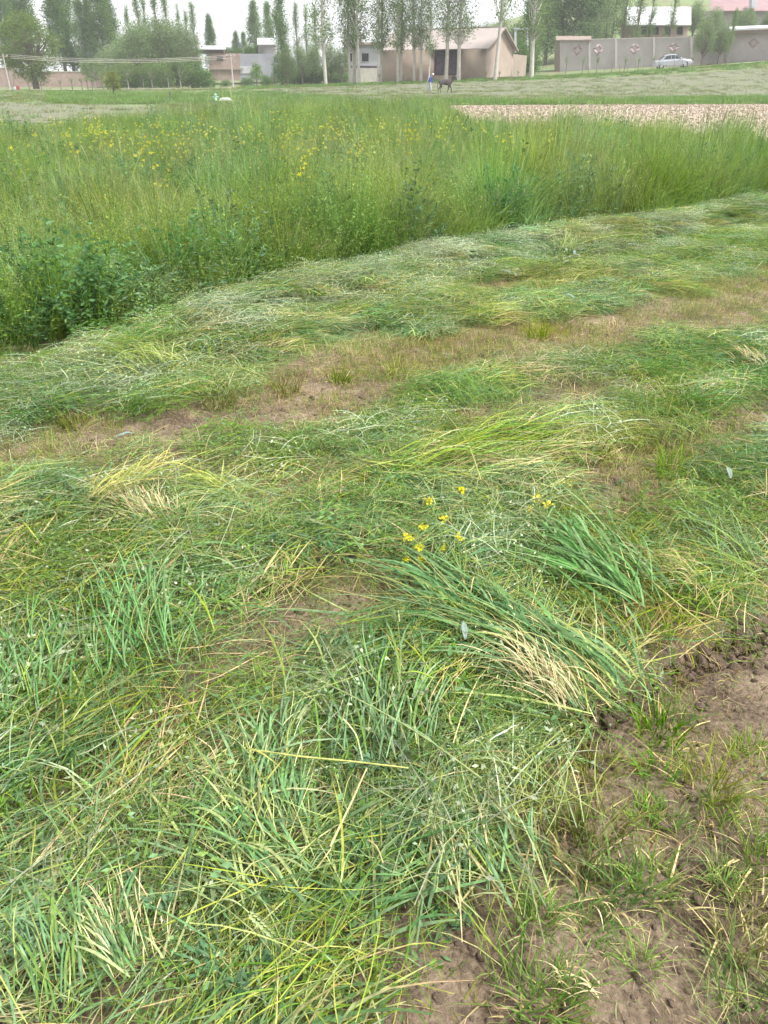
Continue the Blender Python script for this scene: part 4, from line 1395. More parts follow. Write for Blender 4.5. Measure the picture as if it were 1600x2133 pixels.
hd = ball('head', (.41, 0, 1.58), (.10, .078, .118), M['skin'], person)
ball('nose', (.51, 0, 1.565), (.02, .014, .02), M['skin'], hd, 8)
for s_g in (-1, 1):
    ball('ear', (.40, s_g * .08, 1.575), (.02, .012, .03), M['skin'], hd, 8)
    ball('eye', (.495, s_g * .032, 1.59), (.012, .012, .009), M['dark'], hd, 8)
ball('mouth', (.498, 0, 1.525), (.01, .024, .006), M['pink_tile'], hd, 8)
ball('cap', (.395, 0, 1.635), (.115, .092, .085), M['white_cloth'], person)
prism('back_stripe', [(-.135, -.04, .9), (-.135, .04, .9), (.07, .04, 1.43), (.07, -.04, 1.43)], [(-.2, -.04, .92), (-.2, .04, .92), (.0, .04, 1.44), (.0, -.04, 1.44)], M['white_cloth'], person)
for s_g, hk in ((1, 'haL'), (-1, 'haR')):
    hp_ = np.array(P_[hk][0])
    for f_ in range(4):
        o0 = hp_ + [.02, (f_ - 1.5) * .018, 0]
        skin('finger', {'a': (tuple(o0), .009), 'b': (tuple(o0 + [.045, 0, -.012]), .009), 'c': (tuple(o0 + [.06, 0, -.045]), .007)}, [('a', 'b'), ('b', 'c')], M['skin'], person, 1)
    skin('thumb', {'a': (tuple(hp_ + [-.01, -s_g * .03, 0]), .01), 'b': (tuple(hp_ + [.02, -s_g * .05, -.01]), .009), 'c': (tuple(hp_ + [.045, -s_g * .045, -.025]), .008)}, [('a', 'b'), ('b', 'c')], M['skin'], person, 1)

# donkey, head to the right, walking
m, n_, l_ = new_mat('donkey_coat')
tc = n_.new('ShaderNodeTexCoord')
sx_ = n_.new('ShaderNodeSeparateXYZ')
l_.new(tc.outputs['Object'], sx_.inputs[0])
rp = n_.new('ShaderNodeValToRGB')
mp = n_.new('ShaderNodeMapRange')
mp.inputs[1].default_value, mp.inputs[2].default_value = -.8, 1.1
l_.new(sx_.outputs['X'], mp.inputs[0])
e = rp.color_ramp.elements
e[0].position, e[0].color = 0, (.075, .06, .055, 1)
e[1].position, e[1].color = .955, (.06, .05, .047, 1)
e3 = e.new(.975)
e3.color = (.38, .35, .32, 1)
l_.new(mp.outputs[0], rp.inputs[0])
nzd = n_.new('ShaderNodeTexNoise')
nzd.inputs['Scale'].default_value = 14
mxd = n_.new('ShaderNodeMix')
mxd.data_type, mxd.blend_type = 'RGBA', 'MULTIPLY'
mxd.inputs[0].default_value = .5
l_.new(rp.outputs[0], mxd.inputs[6])
l_.new(nzd.outputs['Color'], mxd.inputs[7])
l_.new(mxd.outputs[2], n_['Principled BSDF'].inputs['Base Color'])
n_['Principled BSDF'].inputs['Roughness'].default_value = .9
M['donkey'] = m
dz = float(terrain(x_at(928, pd), pd))
donkey = empty('donkey', (x_at(928, pd, dz), pd, dz), math.radians(6), 1.08)
tag(donkey, 'dark grey donkey with pale muzzle walking in the cloddy field', 'donkey')
D_ = {'rump': ((-.48, 0, .93), (.20, .24)), 'loin': ((-.2, 0, .93), (.21, .25)), 'belly': ((.08, 0, .90), (.23, .27)), 'chest': ((.36, 0, .92), (.19, .25)), 'nb': ((.52, 0, 1.02), (.12, .19)),
      'nm': ((.68, 0, 1.17), (.085, .13)), 'poll': ((.82, 0, 1.30), (.085, .10)), 'jaw': ((.93, 0, 1.22), (.075, .10)), 'face': ((1.04, 0, 1.10), (.055, .07)), 'muz': ((1.12, 0, 1.01), (.05, .058)),
      'e0': ((.80, .07, 1.36), .035), 'e1': ((.76, .11, 1.48), .042), 'e2': ((.73, .13, 1.60), .015), 'f0': ((.80, -.07, 1.36), .035), 'f1': ((.78, -.11, 1.49), .042), 'f2': ((.76, -.13, 1.61), .015),
      't0': ((-.70, 0, .98), .04), 't1': ((-.78, 0, .75), .028), 't2': ((-.77, 0, .52), .035), 't3': ((-.75, 0, .38), .02)}
DE = [('rump', 'loin'), ('loin', 'belly'), ('belly', 'chest'), ('chest', 'nb'), ('nb', 'nm'), ('nm', 'poll'), ('poll', 'jaw'), ('jaw', 'face'), ('face', 'muz'),
      ('poll', 'e0'), ('e0', 'e1'), ('e1', 'e2'), ('poll', 'f0'), ('f0', 'f1'), ('f1', 'f2'), ('rump', 't0'), ('t0', 't1'), ('t1', 't2'), ('t2', 't3')]
for s_g, nm, sw in ((1, 'L', .10), (-1, 'R', -.12)):
    D_.update({nm + 'h0': ((-.48, s_g * .12, .72), (.10, .14)), nm + 'h1': ((-.40 + sw * .5, s_g * .12, .56), .075), nm + 'h2': ((-.60 + sw, s_g * .12, .36), .045), nm + 'h3': ((-.56 + sw * 1.3, s_g * .12, .08), .034), nm + 'h4': ((-.52 + sw * 1.3, s_g * .12, .02), .045),
               nm + 'f0': ((.36, s_g * .11, .68), (.08, .11)), nm + 'f1': ((.38 - sw, s_g * .11, .40), .048), nm + 'f2': ((.36 - sw * 1.6, s_g * .11, .08), .032), nm + 'f3': ((.40 - sw * 1.6, s_g * .11, .02), .043)})
    DE += [('rump', nm + 'h0'), (nm + 'h0', nm + 'h1'), (nm + 'h1', nm + 'h2'), (nm + 'h2', nm + 'h3'), (nm + 'h3', nm + 'h4'), ('chest', nm + 'f0'), (nm + 'f0', nm + 'f1'), (nm + 'f1', nm + 'f2'), (nm + 'f2', nm + 'f3')]
skin('body', D_, DE, M['donkey'], donkey)
for s_g in (-1, 1):
    ball('eye', (.95, s_g * .072, 1.26), (.016, .012, .016), M['dark'], donkey, 8)
g = Geo()
n = 60
b0 = np.array([.5, 0, 1.18]) + np.linspace(0, 1, n)[:, None] * np.array([.3, 0, .22])
g.leaves(b0, np.stack([U(-.06, -.02, n), U(-.03, .03, n), U(.05, .09, n)], 1), np.tile([.012, .012, 0], (n, 1)), pick([(.03, .026, .024)], n))
obj('mane', g.mesh('mane', M['straw']), donkey)

# small things in the far field
M['teal'] = plain('pale_teal_paint', (.45, .6, .56), .6, .1, 4)
e = empty('marker_post', (x_at(450, 62), 62, 0))
tag(e, 'small pale teal upright post at the edge of the green strip', 'post')
g = Geo()
g.tube([(0, 0, -.05), (0, 0, .1), (0, 0, .12), (0, 0, .48), (0, 0, .5), (0, 0, .56)], [.16, .14, .08, .08, .12, .05], (.5, .6, .55), 10)
obj('post', g.mesh('post', M['teal'], True), e)
obj('cross_piece', box_mesh('cross_piece', [(-.22, .22, -.03, .03, .34, .40)], M['teal']), e)
me = bpy.data.meshes.new('pale_heap')
bm = bmesh.new()
bmesh.ops.create_icosphere(bm, subdivisions=4, radius=1)
for v in bm.verts:
    k = .75 + .5 * float(fbm(np.array([v.co.x * 2 + 9]), np.array([v.co.y * 2 + v.co.z * 3]), 12)[0])
    v.co = Vector((v.co.x * .55 * k, v.co.y * .3 * k, max(-.02, v.co.z * .26 * k)))
bm.to_mesh(me)
bm.free()
me.materials.append(M['white_cloth'])
tag(obj('pale_heap', me, None, (x_at(470, 62.5), 62.5, .03)), 'low whitish heap beside the teal post', 'heap')
M['red'] = plain('red_plastic', (.25, .05, .06), .5, .1, 3)


def canister(name, px, d, mat, label, s):
    x = x_at(px, d)
    e = empty(name, (x, d, float(terrain(x, d))), .3, s)
    tag(e, label, 'container')
    b = boxes('body', [(-.2, .2, -.12, .12, 0, .5)], mat, e)
    bv = b.modifiers.new('bevel', 'BEVEL')
    bv.width, bv.segments = .05, 3
    boxes('handle', [(-.12, -.09, -.02, .02, .499, .58), (.03, .06, -.02, .02, .499, .58), (-.12, .06, -.02, .02, .58, .61)], mat, e)
    g = Geo()
    g.tube([(.13, 0, .49), (.13, 0, .57)], [.045, .04], (.5, .5, .5), 8)
    obj('spout', g.mesh('spout', mat, True), e)


canister('red_container', 39, 108, M['red'], 'small red container standing by the road near the cut-back stems', 1.0)
canister('white_container', 33, 108.4, M['white'], 'small white container beside the red one by the road', .8)

# ================================================================== VEGETATION OF THE STRIP AND CROP
# ---- lying, cut plants
def proto(fn, n, name, mat):
    r = []
    for i in range(n):
        g = Geo()
        fn(g)
        r.append(g.mesh(name, mat))
    return r


def f_wheat(g):
    lay(g, 26, .13, (.10, .27), (.004, .0078), .45, .03, .16, BLUEG + BLUEG + PALE[:1], (0, .05))
    lay(g, 9, .12, (.16, .38), (.002, .0036), .4, .02, .06, YGREEN + PALE, (.01, .05), tip=PALE)


def f_mixed(g):
    lay(g, 44, .15, (.05, .2), (.0018, .0038), 1.1, .04, .3, GREEN + BLUEG, (0, .06))
    lay(g, 14, .16, (.1, .28), (.0014, .0026), 1.3, .04, .15, YGREEN + PALE, (.01, .06))


def f_tangle(g):
    lay(g, 64, .16, (.06, .22), (.0013, .003), 9, .04, .45, GREEN + YGREEN[:1] + BLUEG, (0, .06))
    lay(g, 8, .17, (.08, .22), (.0016, .003), 9, .03, .15, STRAW[:3], (.01, .05))


def f_leafy(g):
    lay(g, 14, .15, (.1, .25), (.0015, .003), 9, .03, .2, GREEN, (0, .05))
    n = 95
    r, th = .17 * np.sqrt(U(0, 1, n)), U(0, 6.28, n)
    p = np.stack([r * np.cos(th), r * np.sin(th), U(0, .06, n)], 1)
    d = rand_dirs(n)
    d[:, 2] *= .45
    w = np.cross(d, np.array([0, 0, 1.0]) + rng.normal(size=(n, 3)) * .5)
    w /= np.linalg.norm(w, axis=1, keepdims=True)
    s = U(.012, .028, n)[:, None]
    g.leaves(p, d * s, w * s * U(.14, .28, n)[:, None], pick(GREEN + BLUEG[:3], n))


def f_feather(g):
    for i in range(9):
        a = U(0, 6.28)
        L_ = U(.14, .28)
        t = np.linspace(0, 1, 22)
        b = np.array([U(-.12, .12), U(-.12, .12), U(.01, .05)])
        dr = np.array([math.cos(a), math.sin(a), U(-.05, .12)])
        sp0 = b + dr * (t * L_)[:, None]
        g.strips(sp0[None, ::5], (np.array([-dr[1], dr[0], 0]) * .001)[None], [1, 1, .9, .7, .4][:len(sp0[::5])], pick(GREEN, 1))
        n = 66
        p = sp0[rng.integers(0, 22, n)]
        d = dr[None] * .6 + rand_dirs(n) * .8
        w = np.cross(d, rand_dirs(n))
        w /= np.linalg.norm(w, axis=1, keepdims=True)
        s = U(.012, .03, n)[:, None]
        g.leaves(p, d * s, w * U(.0007, .0014, n)[:, None], pick(GREEN + PALE[:1], n))


def f_pale(g):
    """greyish fine weeds of the windrow"""
    lay(g, 34, .16, (.1, .3), (.0016, .0038), 1.0, .05, .25, SILV + PALE + BLUEG[3:], (0, .07))
    n = 90
    r, th = .17 * np.sqrt(U(0, 1, n)), U(0, 6.28, n)
    p = np.stack([r * np.cos(th), r * np.sin(th), U(.01, .08, n)], 1)
    d = rand_dirs(n)
    w = np.cross(d, rand_dirs(n))
    s = U(.008, .02, n)[:, None]
    g.leaves(p, d * s, w * s * .3, pick(SILV + BLUEG[3:], n))


def f_straw(g):
    lay(g, 22, .12, (.1, .3), (.002, .0042), .5, .03, .12, STRAW + PALE[:1], (0, .05))
    lay(g, 10, .14, (.1, .3), (.002, .004), .8, .03, .15, YGREEN, (0, .05))


def f_yel(g):
    lay(g, 40, .16, (.12, .32), (.0018, .0036), .7, .05, .3, YGREEN + PALE + GREEN[:1], (0, .06))


CUT = [('wheat', f_wheat, 5), ('mixed', f_mixed, 5), ('tangle', f_tangle, 5), ('leafy', f_leafy, 4), ('feather', f_feather, 3), ('pale', f_pale, 4), ('straw', f_straw, 3), ('yel', f_yel, 4)]
cut_protos, OFS, CNT = [], {}, {}
for nm, fn, n in CUT:
    OFS[nm], CNT[nm] = len(cut_protos), n
    cut_protos += proto(fn, n, 'cut_' + nm, M['grass'])


def gather(lo, hi, n):
    x, y = U(lo[0], hi[0], n), U(lo[1], hi[1], n)
    px, _ = to_px(x, y)
    k = (px > -260) & (px < 1860)
    return x[k], y[k], px[k]


x, y, px = gather((-7, .45), (14, 15), 60000)
cd_, off = crop_depth(x, y)
b = bare(x, y)
_, py = to_px(x, y)
dens = 1 - .97 * smooth(.06, .42, b)
dens = np.where(off > .1, 0, dens)
dens = np.maximum(dens, np.where(off < .1, .03 * (b > .3), 0))
kp = U(0, 1, len(x)) < dens
x, y, px, py, off, b = [v[kp] for v in (x, y, px, py, off, b)]
h = pile(x, y)
z = micro_z(x, y) + h * U(0, 1, len(x)) ** .55 - .012
field = math.atan2(ROW[1], ROW[0]) + (fbm(x * .9, y * .9, 90) - .5) * 5.0 + (fbm(x * 2.6, y * 2.6, 92) - .5) * 2.4
row = math.atan2(*(ground_px(1600, 415) - ground_px(0, 760))[[1, 0]])
wr = np.exp(-((off + .7) / .6) ** 2)
field = field * (1 - wr) + wr * (row + rng.normal(0, .35, len(x)) + math.pi * (U(0, 1, len(x)) < .3))
rz = field + rng.normal(0, .6, len(x))
n1, n2, n3 = swath(x, y, .8, 1.9, 200), swath(x, y, .9, 2.2, 210), swath(x, y, 1.4, 2.8, 220)
nearf = smooth(1350, 1700, py)
wts = {'wheat': .15 + 2.6 * smooth(.52, .7, n1) + 1.5 * nearf, 'mixed': 1.5 + 0 * n1, 'tangle': .9 + 2.4 * smooth(.45, .7, n2), 'leafy': .8 + 3.0 * smooth(.5, .7, n3),
       'feather': .15 + 1.8 * smooth(.5, .7, 1 - n1), 'pale': .2 + 9 * wr * smooth(.25, .5, n2) + 1.2 * (1 - nearf) * smooth(.52, .66, n3), 'straw': .16 + 1.9 * smooth(.52, .66, 1 - n3),
       'yel': .3 - .2 * nearf + 1.8 * (1 - .5 * nearf) * smooth(.5, .66, 1 - n2)}
names = list(wts)
Wt = np.cumsum(np.stack([wts[k] for k in names], 1), 1)
ch = (U(0, 1, len(x))[:, None] * Wt[:, -1:] > Wt).sum(1)
idx = np.array([OFS[names[c]] for c in ch]) + (U(0, 1, len(x)) * np.array([CNT[names[c]] for c in ch])).astype(int)
rot = np.stack([rng.normal(0, .07, len(x)), rng.normal(0, .07, len(x)), rz], 1)
scl = U(.75, 1.2, len(x)) * (1 - .4 * smooth(.02, .2, b))
scatter('cut_grass', cut_protos, M['grass'], np.stack([x, y, z], 1), rot, scl, idx, 'freshly cut grass and wheat lying in swaths over the strip', 'cut grass')
print('cut clumps', len(x))


# ---- stubble, litter and seedlings on the bare ground
def f_stub(g):
    upright(g, 34, .13, (.025, .075), (.0018, .0035), .35, .15, YGREEN + STRAW[:2] + GREEN[:1] + BROWN[:1], 4, taper=(1, .95, .8, .45))
    lay(g, 10, .14, (.03, .1), (.001, .002), 9, .012, .2, STRAW[:1] + BROWN + BROWN, (0, .012), k=4)


def f_dense(g):
    upright(g, 70, .15, (.02, .085), (.0014, .003), .5, .25, YGREEN + GREEN[:2] + OLIVE + BROWN[:1] + STRAW[:1], 4, taper=(1, .95, .8, .35))
    lay(g, 26, .16, (.03, .11), (.001, .002), 9, .02, .25, STRAW[:2] + BROWN + BROWN + PALE[:1], (0, .02), k=4)


OLIVE = [(.21, .22, .05), (.25, .24, .07), (.17, .21, .04)]


def f_litter(g):
    lay(g, 46, .16, (.01, .05), (.0008, .0019), 9, .006, .3, STRAW[:2] + BROWN + BROWN + BROWN, (0, .008), k=4, pitch=.02)
    lay(g, 7, .15, (.03, .1), (.001, .002), 9, .015, .25, PALE + YGREEN, (0, .01), k=4, pitch=.02)


def f_seed(g):
    n = 40
    r, th = .13 * np.sqrt(U(0, 1, n)), U(0, 6.28, n)
    p = np.stack([r * np.cos(th), r * np.sin(th), U(0, .02, n)], 1)
    d = rand_dirs(n)
    d[:, 2] = np.abs(d[:, 2]) * .7
    w = np.cross(d, [0, 0, 1.0])
    w /= np.linalg.norm(w, axis=1, keepdims=True) + 1e-6
    s = U(.008, .022, n)[:, None]
    g.leaves(p[:22], (d * s)[:22] * .6, (w * s * .2)[:22], pick(GREEN, 22))
    upright(g, 24, .12, (.02, .06), (.0014, .0028), .5, .4, GREEN, 4, taper=(1, .9, .7, .1))


st_protos = proto(f_stub, 5, 'stubble_clump', M['grass']) + proto(f_litter, 4, 'straw_litter', M['straw']) + proto(f_seed, 4, 'seedling_clump', M['grass']) + proto(f_dense, 5, 'dense_stubble', M['grass'])
x, y, px = gather((-7, .45), (14, 15), 42000)
cd_, off = crop_depth(x, y)
b = bare(x, y)
py = to_px(x, y)[1]
inbig = smooth(-60, 60, py - np.interp(px, BIGX, BIGY))
n1, n2 = fbm(x * 2.2, y * 2.2, 300), fbm(x * 3.0, y * 3.0, 310)
kp = (off < .25) & (b > .05) & (U(0, 1, len(x)) < .72 + .28 * (1 - inbig))
x, y, n1, n2, inbig = x[kp], y[kp], n1[kp], n2[kp], inbig[kp]
u = U(0, 1, len(x))
fs, fl = np.clip(.12 + .75 * smooth(.42, .62, n1) + .25 * smooth(2.5, 5, y), 0, .85), .3
typ = np.where(u < fs, 0, np.where(u < fs + (1 - fs) * .75, 1, 2))
idx = np.choose(typ, [rng.integers(0, 5, len(x)), 5 + rng.integers(0, 4, len(x)), 9 + rng.integers(0, 4, len(x))])
idx = np.where(U(0, 1, len(x)) < np.clip((1 - inbig) * .75 * smooth(.25, .5, n2) + .75 * smooth(.42, .58, n1), 0, 1), 13 + rng.integers(0, 5, len(x)), idx)
P0 = np.stack([x, y, micro_z(x, y) - .003], 1)
scatter('stubble', st_protos, M['grass'], P0, np.stack([0 * x, 0 * x, U(0, 6.28, len(x))], 1), U(.6, 1.15, len(x)), idx, 'short stubble, straw litter and seedlings on the bare soil', 'stubble')


# ---- clods
def clod_mesh(seed):
    bm = bmesh.new()
    bmesh.ops.create_icosphere(bm, subdivisions=2, radius=1)
    r = np.random.default_rng(seed)
    k = r.normal(size=(6, 3))
    for v in bm.verts:
        c = np.array(v.co)
        f = 1 + .25 * sum(math.sin(float(c @ kk) * 2.2 + i) for i, kk in enumerate(k)) / 2.2
        v.co = Vector(c * f * [1, .85, .6])
    me = bpy.data.meshes.new('clod')
    bm.to_mesh(me)
    bm.free()
    for p in me.polygons:
        p.use_smooth = True
    me.materials.append(M['clod'])
    return me


M['clod'] = plain('soil_clod', (.165, .12, .086), 1, .3, 3, .3)
M['dry_clod'] = plain('dry_soil_clod', (.36, .29, .23), 1, .12, 3, .3)
clods = [clod_mesh(i) for i in range(5)]
x, y, px = gather((-5, .45), (12, 12), 46000)
xb, yb, pb = gather((-1.2, .45), (3.4, 4.2), 52000)
x, y, px = np.concatenate([x, xb]), np.concatenate([y, yb]), np.concatenate([px, pb])
cd_, off = crop_depth(x, y)
b = bare(x, y)
s_ = (x - a0[0]) * dd[0] + (y - a0[1]) * dd[1]
q_ = -(x - a0[0]) * dd[1] + (y - a0[1]) * dd[0]
fur = np.exp(-((q_ - .04) / .12) ** 2) * smooth(-.2, .2, s_)
kp = (off < 0) & (b > .25) & (U(0, 1, len(x)) < .22 + .7 * fur)
x, y, fur = x[kp], y[kp], fur[kp]
sc = np.exp(rng.normal(-5.3, .62, len(x))) * (1 + 1.6 * fur * U(0, 1, len(x)))
scatter('loose_soil', clods, M['clod'], np.stack([x, y, micro_z(x, y) + sc * .1], 1), U(0, 6.28, (len(x), 3)) * [.15, .15, 1], sc, rng.integers(0, 5, len(x)), 'loose brown soil crumbs on the bare ground', 'soil')
dry = []
for i in range(5):
    me = clods[i].copy()
    me.materials.clear()
    me.materials.append(M['dry_clod'])
    dry.append(me)
x, y = U(2, 40, 36000), U(10, 58, 36000)
px, _ = to_px(x, y)
kp = (px > 930) & (px < 1720) & (y < np.interp(px, [900, 960, 1200, 1750], [52, 54, 55, 57])) & (y > np.interp(px, FAR[:, 0], FAR[:, 1]) - .5) & (fbm(x * .8, y * .8, 70) > .2)
x, y = x[kp], y[kp]
sc = np.exp(rng.normal(-3.7, .4, len(x)))
scatter('dry_clods', dry, M['dry_clod'], np.stack([x, y, .05 + .07 * (fbm(x * 3, y * 3, 60) - .4) + sc * .1], 1), U(0, 6.28, (len(x), 3)) * [.15, .15, 1], sc, rng.integers(0, 5, len(x)), 'dry pinkish soil lumps over the tilled plot', 'soil')
print('clods', len(x))


# ---- the standing crop
def stem_leaf(g, n, ext, H, cols, nl, ls, lw, stemw=.0025, lean=.25, droop=.15):
    sp_ = upright(g, n, ext, H, (stemw, stemw * 1.5), lean, droop, GREEN + YGREEN[:1], 5, taper=(1, 1, .9, .7, .4))
    m = n * nl
    i = rng.integers(0, n, m)
    t = U(.12, 1, m) ** .75 * 3.999
    k = t.astype(int)
    f = (t - k)[:, None]
    p = sp_[i, k] * (1 - f) + sp_[i, k + 1] * f
    d = rand_dirs(m)
    d[:, 2] = d[:, 2] * .6 + .25
    w = np.cross(d, rand_dirs(m))
    w /= np.linalg.norm(w, axis=1, keepdims=True) + 1e-6
    s = U(*ls, m)[:, None]
    g.leaves(p, d * s, w * s * U(*lw, m)[:, None], pick(cols, m, .25))
    return sp_


CGR = [(.19, .295, .062), (.22, .325, .075), (.155, .255, .056), (.25, .35, .095)]
CYG = [(.29, .365, .075), (.34, .405, .10), (.26, .345, .07)]


def c_fine(g):
    stem_leaf(g, 34, .17, (.42, .72), CGR + CGR + CYG[:1] + BLUEG[:1], 17, (.014, .036), (.09, .2))


def c_fine2(g):
    stem_leaf(g, 30, .17, (.40, .66), CYG + CGR, 15, (.012, .03), (.12, .26))
    upright(g, 14, .15, (.45, .75), (.003, .006), .2, .3, CGR)


def c_grass(g):
    upright(g, 60, .13, (.5, .9), (.004, .008), .22, .35, CGR + CYG[:1])
    upright(g, 10, .12, (.6, .95), (.002, .003), .12, .08, CYG + PALE)


def c_wheat(g):
    upright(g, 46, .13, (.45, .85), (.007, .012), .2, .4, BLUEG + CGR[:2])
    s = upright(g, 12, .11, (.65, .9), (.003, .004), .1, .06, BLUEG, taper=(1, 1, .9, .8, .7))
    for i in range(0, 12, 4):
        ear(g, s[i, -1], s[i, -1] - s[i, -2], nk=5)


def c_panicle(g):
    upright(g, 30, .15, (.35, .6), (.003, .005), .25, .3, CGR + CYG[:1])
    s = upright(g, 26, .16, (.5, .8), (.0014, .002), .25, .2, PALE + CYG, taper=(1, 1, .9, .8, .6))
    m = 26 * 20
    i = rng.integers(0, 26, m)
    f = U(.0, 1, m)[:, None]
    p = s[i, -2] * (1 - f) + s[i, -1] * f
    d = rand_dirs(m)
    d[:, 2] = np.abs(d[:, 2])
    p = p + d * U(0, .03, m)[:, None]
    w = np.cross(d, rand_dirs(m))
    ss = U(.008, .018, m)[:, None]
    g.leaves(p, d * ss, w * ss * .22, pick([(.31, .30, .15), (.28, .30, .13), (.26, .31, .11), (.34, .31, .18)], m))


def c_weed(g):
    stem_leaf(g, 16, .14, (.4, .7), BLUEG, 22, (.03, .075), (.13, .22), .004, .3, .15)


CROP = [('fine', c_fine, 5), ('fine2', c_fine2, 4), ('grass', c_grass, 5), ('wheat', c_wheat, 4), ('panicle', c_panicle, 4), ('weed', c_weed, 3)]
crop_protos, OFS, CNT = [], {}, {}
for nm, fn, n in CROP:
    OFS[nm], CNT[nm] = len(crop_protos), n
    crop_protos += proto(fn, n, 'standing_' + nm, M['crop'])
x, y, px = gather((-21, 3.3), (21, 38), 75000)
dep, off = crop_depth(x, y)
dn = np.interp(y, [4, 10, 16, 38], [1.0, .9, .62, .4])
kp = (dep > 0) & (U(0, 1, len(x)) < dn)
x, y, px, off, dep = [v[kp] for v in (x, y, px, off, dep)]
n1, n2, n3, n4 = fbm(x * .8, y * .8, 400), fbm(x * 1.2, y * 1.2, 410), fbm(x * .7, y * .7, 420), fbm(x * 1.6, y * 1.6, 430)
right = smooth(700, 1150, px)
wts = {'fine': 1.1 + .8 * n1, 'fine2': 1.2 + 0 * n1, 'grass': .3 + 2.8 * smooth(.52, .66, n1) + 1.5 * right, 'wheat': .12 + 2.6 * smooth(.56, .66, n2) + .25 * right,
       'panicle': .4 + 2.4 * smooth(.5, .66, n3) * (1 - .7 * right) * (1 - smooth(10, 18, y)), 'weed': .2 + 2.2 * smooth(.56, .66, n4)}
names = list(wts)
Wt = np.cumsum(np.stack([wts[k] for k in names], 1), 1)
ch = (U(0, 1, len(x))[:, None] * Wt[:, -1:] > Wt).sum(1)
idx = np.array([OFS[names[c]] for c in ch]) + (U(0, 1, len(x)) * np.array([CNT[names[c]] for c in ch])).astype(int)
hs_ = np.interp(px, [0, 500, 1100], [.8, .9, 1]) * (.92 + 1.1 * (fbm(x * 1.5, y * 1.5, 440) - .5)) * np.where(U(0, 1, len(x)) < .06, 1.28, 1) * U(.8, 1.15, len(x)) * (.62 + .38 * smooth(-.05, .55, off))
tilt = rng.normal(0, .07, (len(x), 2))
tilt[:, 0] += .25 * np.exp(-off / .3) * U(0, 1, len(x))
scatter('standing_grass', crop_protos, M['crop'], np.stack([x, y, micro_z(x, y)], 1), np.stack([tilt[:, 0], tilt[:, 1], 0 * x], 1) + np.stack([0 * x, 0 * x, U(0, 6.28, len(x))], 1) * [0, 0, 1],
        np.stack([U(.9, 1.2, len(x)), U(.9, 1.2, len(x)), hs_ * 1.14], 1), idx, 'tall standing green crop of mixed grass, wheat and vetch', 'grass')
print('crop clumps', len(x))


# ---- low growth over the far fields
def f_low(g):
    upright(g, 40, .35, (.08, .28), (.01, .02), .4, .4, GREEN + TPALE[:2], 4, taper=(1, .9, .7, .15))


def f_lowy(g):
    upright(g, 40, .35, (.06, .2), (.01, .02), .5, .4, TPALE + GREEN[:2] + BROWN[:1], 4, taper=(1, .9, .7, .15))


low = proto(f_low, 3, 'low_growth', M['crop']) + proto(f_lowy, 3, 'low_growth', M['crop'])
n = 60000
y = U(30, 109, n)
px = U(-200, 1800, n)
x = (px - CX) / F * (y * cp + EYE * sp)
till = (px > 930) & (y < np.interp(px, [930, 1200, 1380, 1750], [55, 57, 56, 59]))
grn = ((px > 850) & ~till & (y < np.interp(px, [850, 950, 1250, 1380, 1750], [70, 67, 66, 74, 82]))) | ((px > 100) & (px < 720) & (y > 58) & (y < np.interp(px, [100, 250, 560, 720], [100, 92, 92, 76]))) | ((y > 101) & (px > 500))
cl = fbm(x * .25, y * .8, 500)
kp = ~till & (U(0, 1, n) < np.where(grn, .6, np.where((px < 330) & (y < 62), .05, .1 + .35 * smooth(.42, .65, cl)))) & (U(0, 1, n) < y / 90) & (crop_depth(x, y)[0] < 0)
x, y, grn = x[kp], y[kp], grn[kp]
idx = np.where(grn & (U(0, 1, len(x)) < .85), rng.integers(0, 3, len(x)), 3 + rng.integers(0, 3, len(x)))
scatter('field_growth', low, M['crop'], np.stack([x, y, terrain(x, y) + .02], 1), np.stack([0 * x, 0 * x, U(0, 6.28, len(x))], 1), U(.7, 1.5, len(x)), idx, 'low green growth over the far fields and verges', 'low growth')


# ================================================================== SINGLE PLANTS ONE CAN PICK OUT
def on_pile(px, py, lift=0.0):
    p = ground_px(px, py)
    z = float(micro_z(p[0], p[1])) + float(pile(p[0], p[1]))
    p = ground_px(px, py, z)
    p[2] = z + lift
    return p


# grass tufts that stand out on the bare soil
def tuft_meshes(cols, n, H, seed):
    global rng
    keep, rng = rng, np.random.default_rng(seed)
    a, b_ = Geo(), Geo()
    upright(a, n, .045, H, (.0025, .0045), .45, .35, cols, 5)
    upright(b_, n // 3, .055, (H[0] * .5, H[1] * .6), (.003, .005), .9, .6, STRAW[:2] + BROWN[:1], 5)
    rng = keep
    return a.mesh('tuft_blades', M['grass']), b_.mesh('tuft_dry_blades', M['straw'])


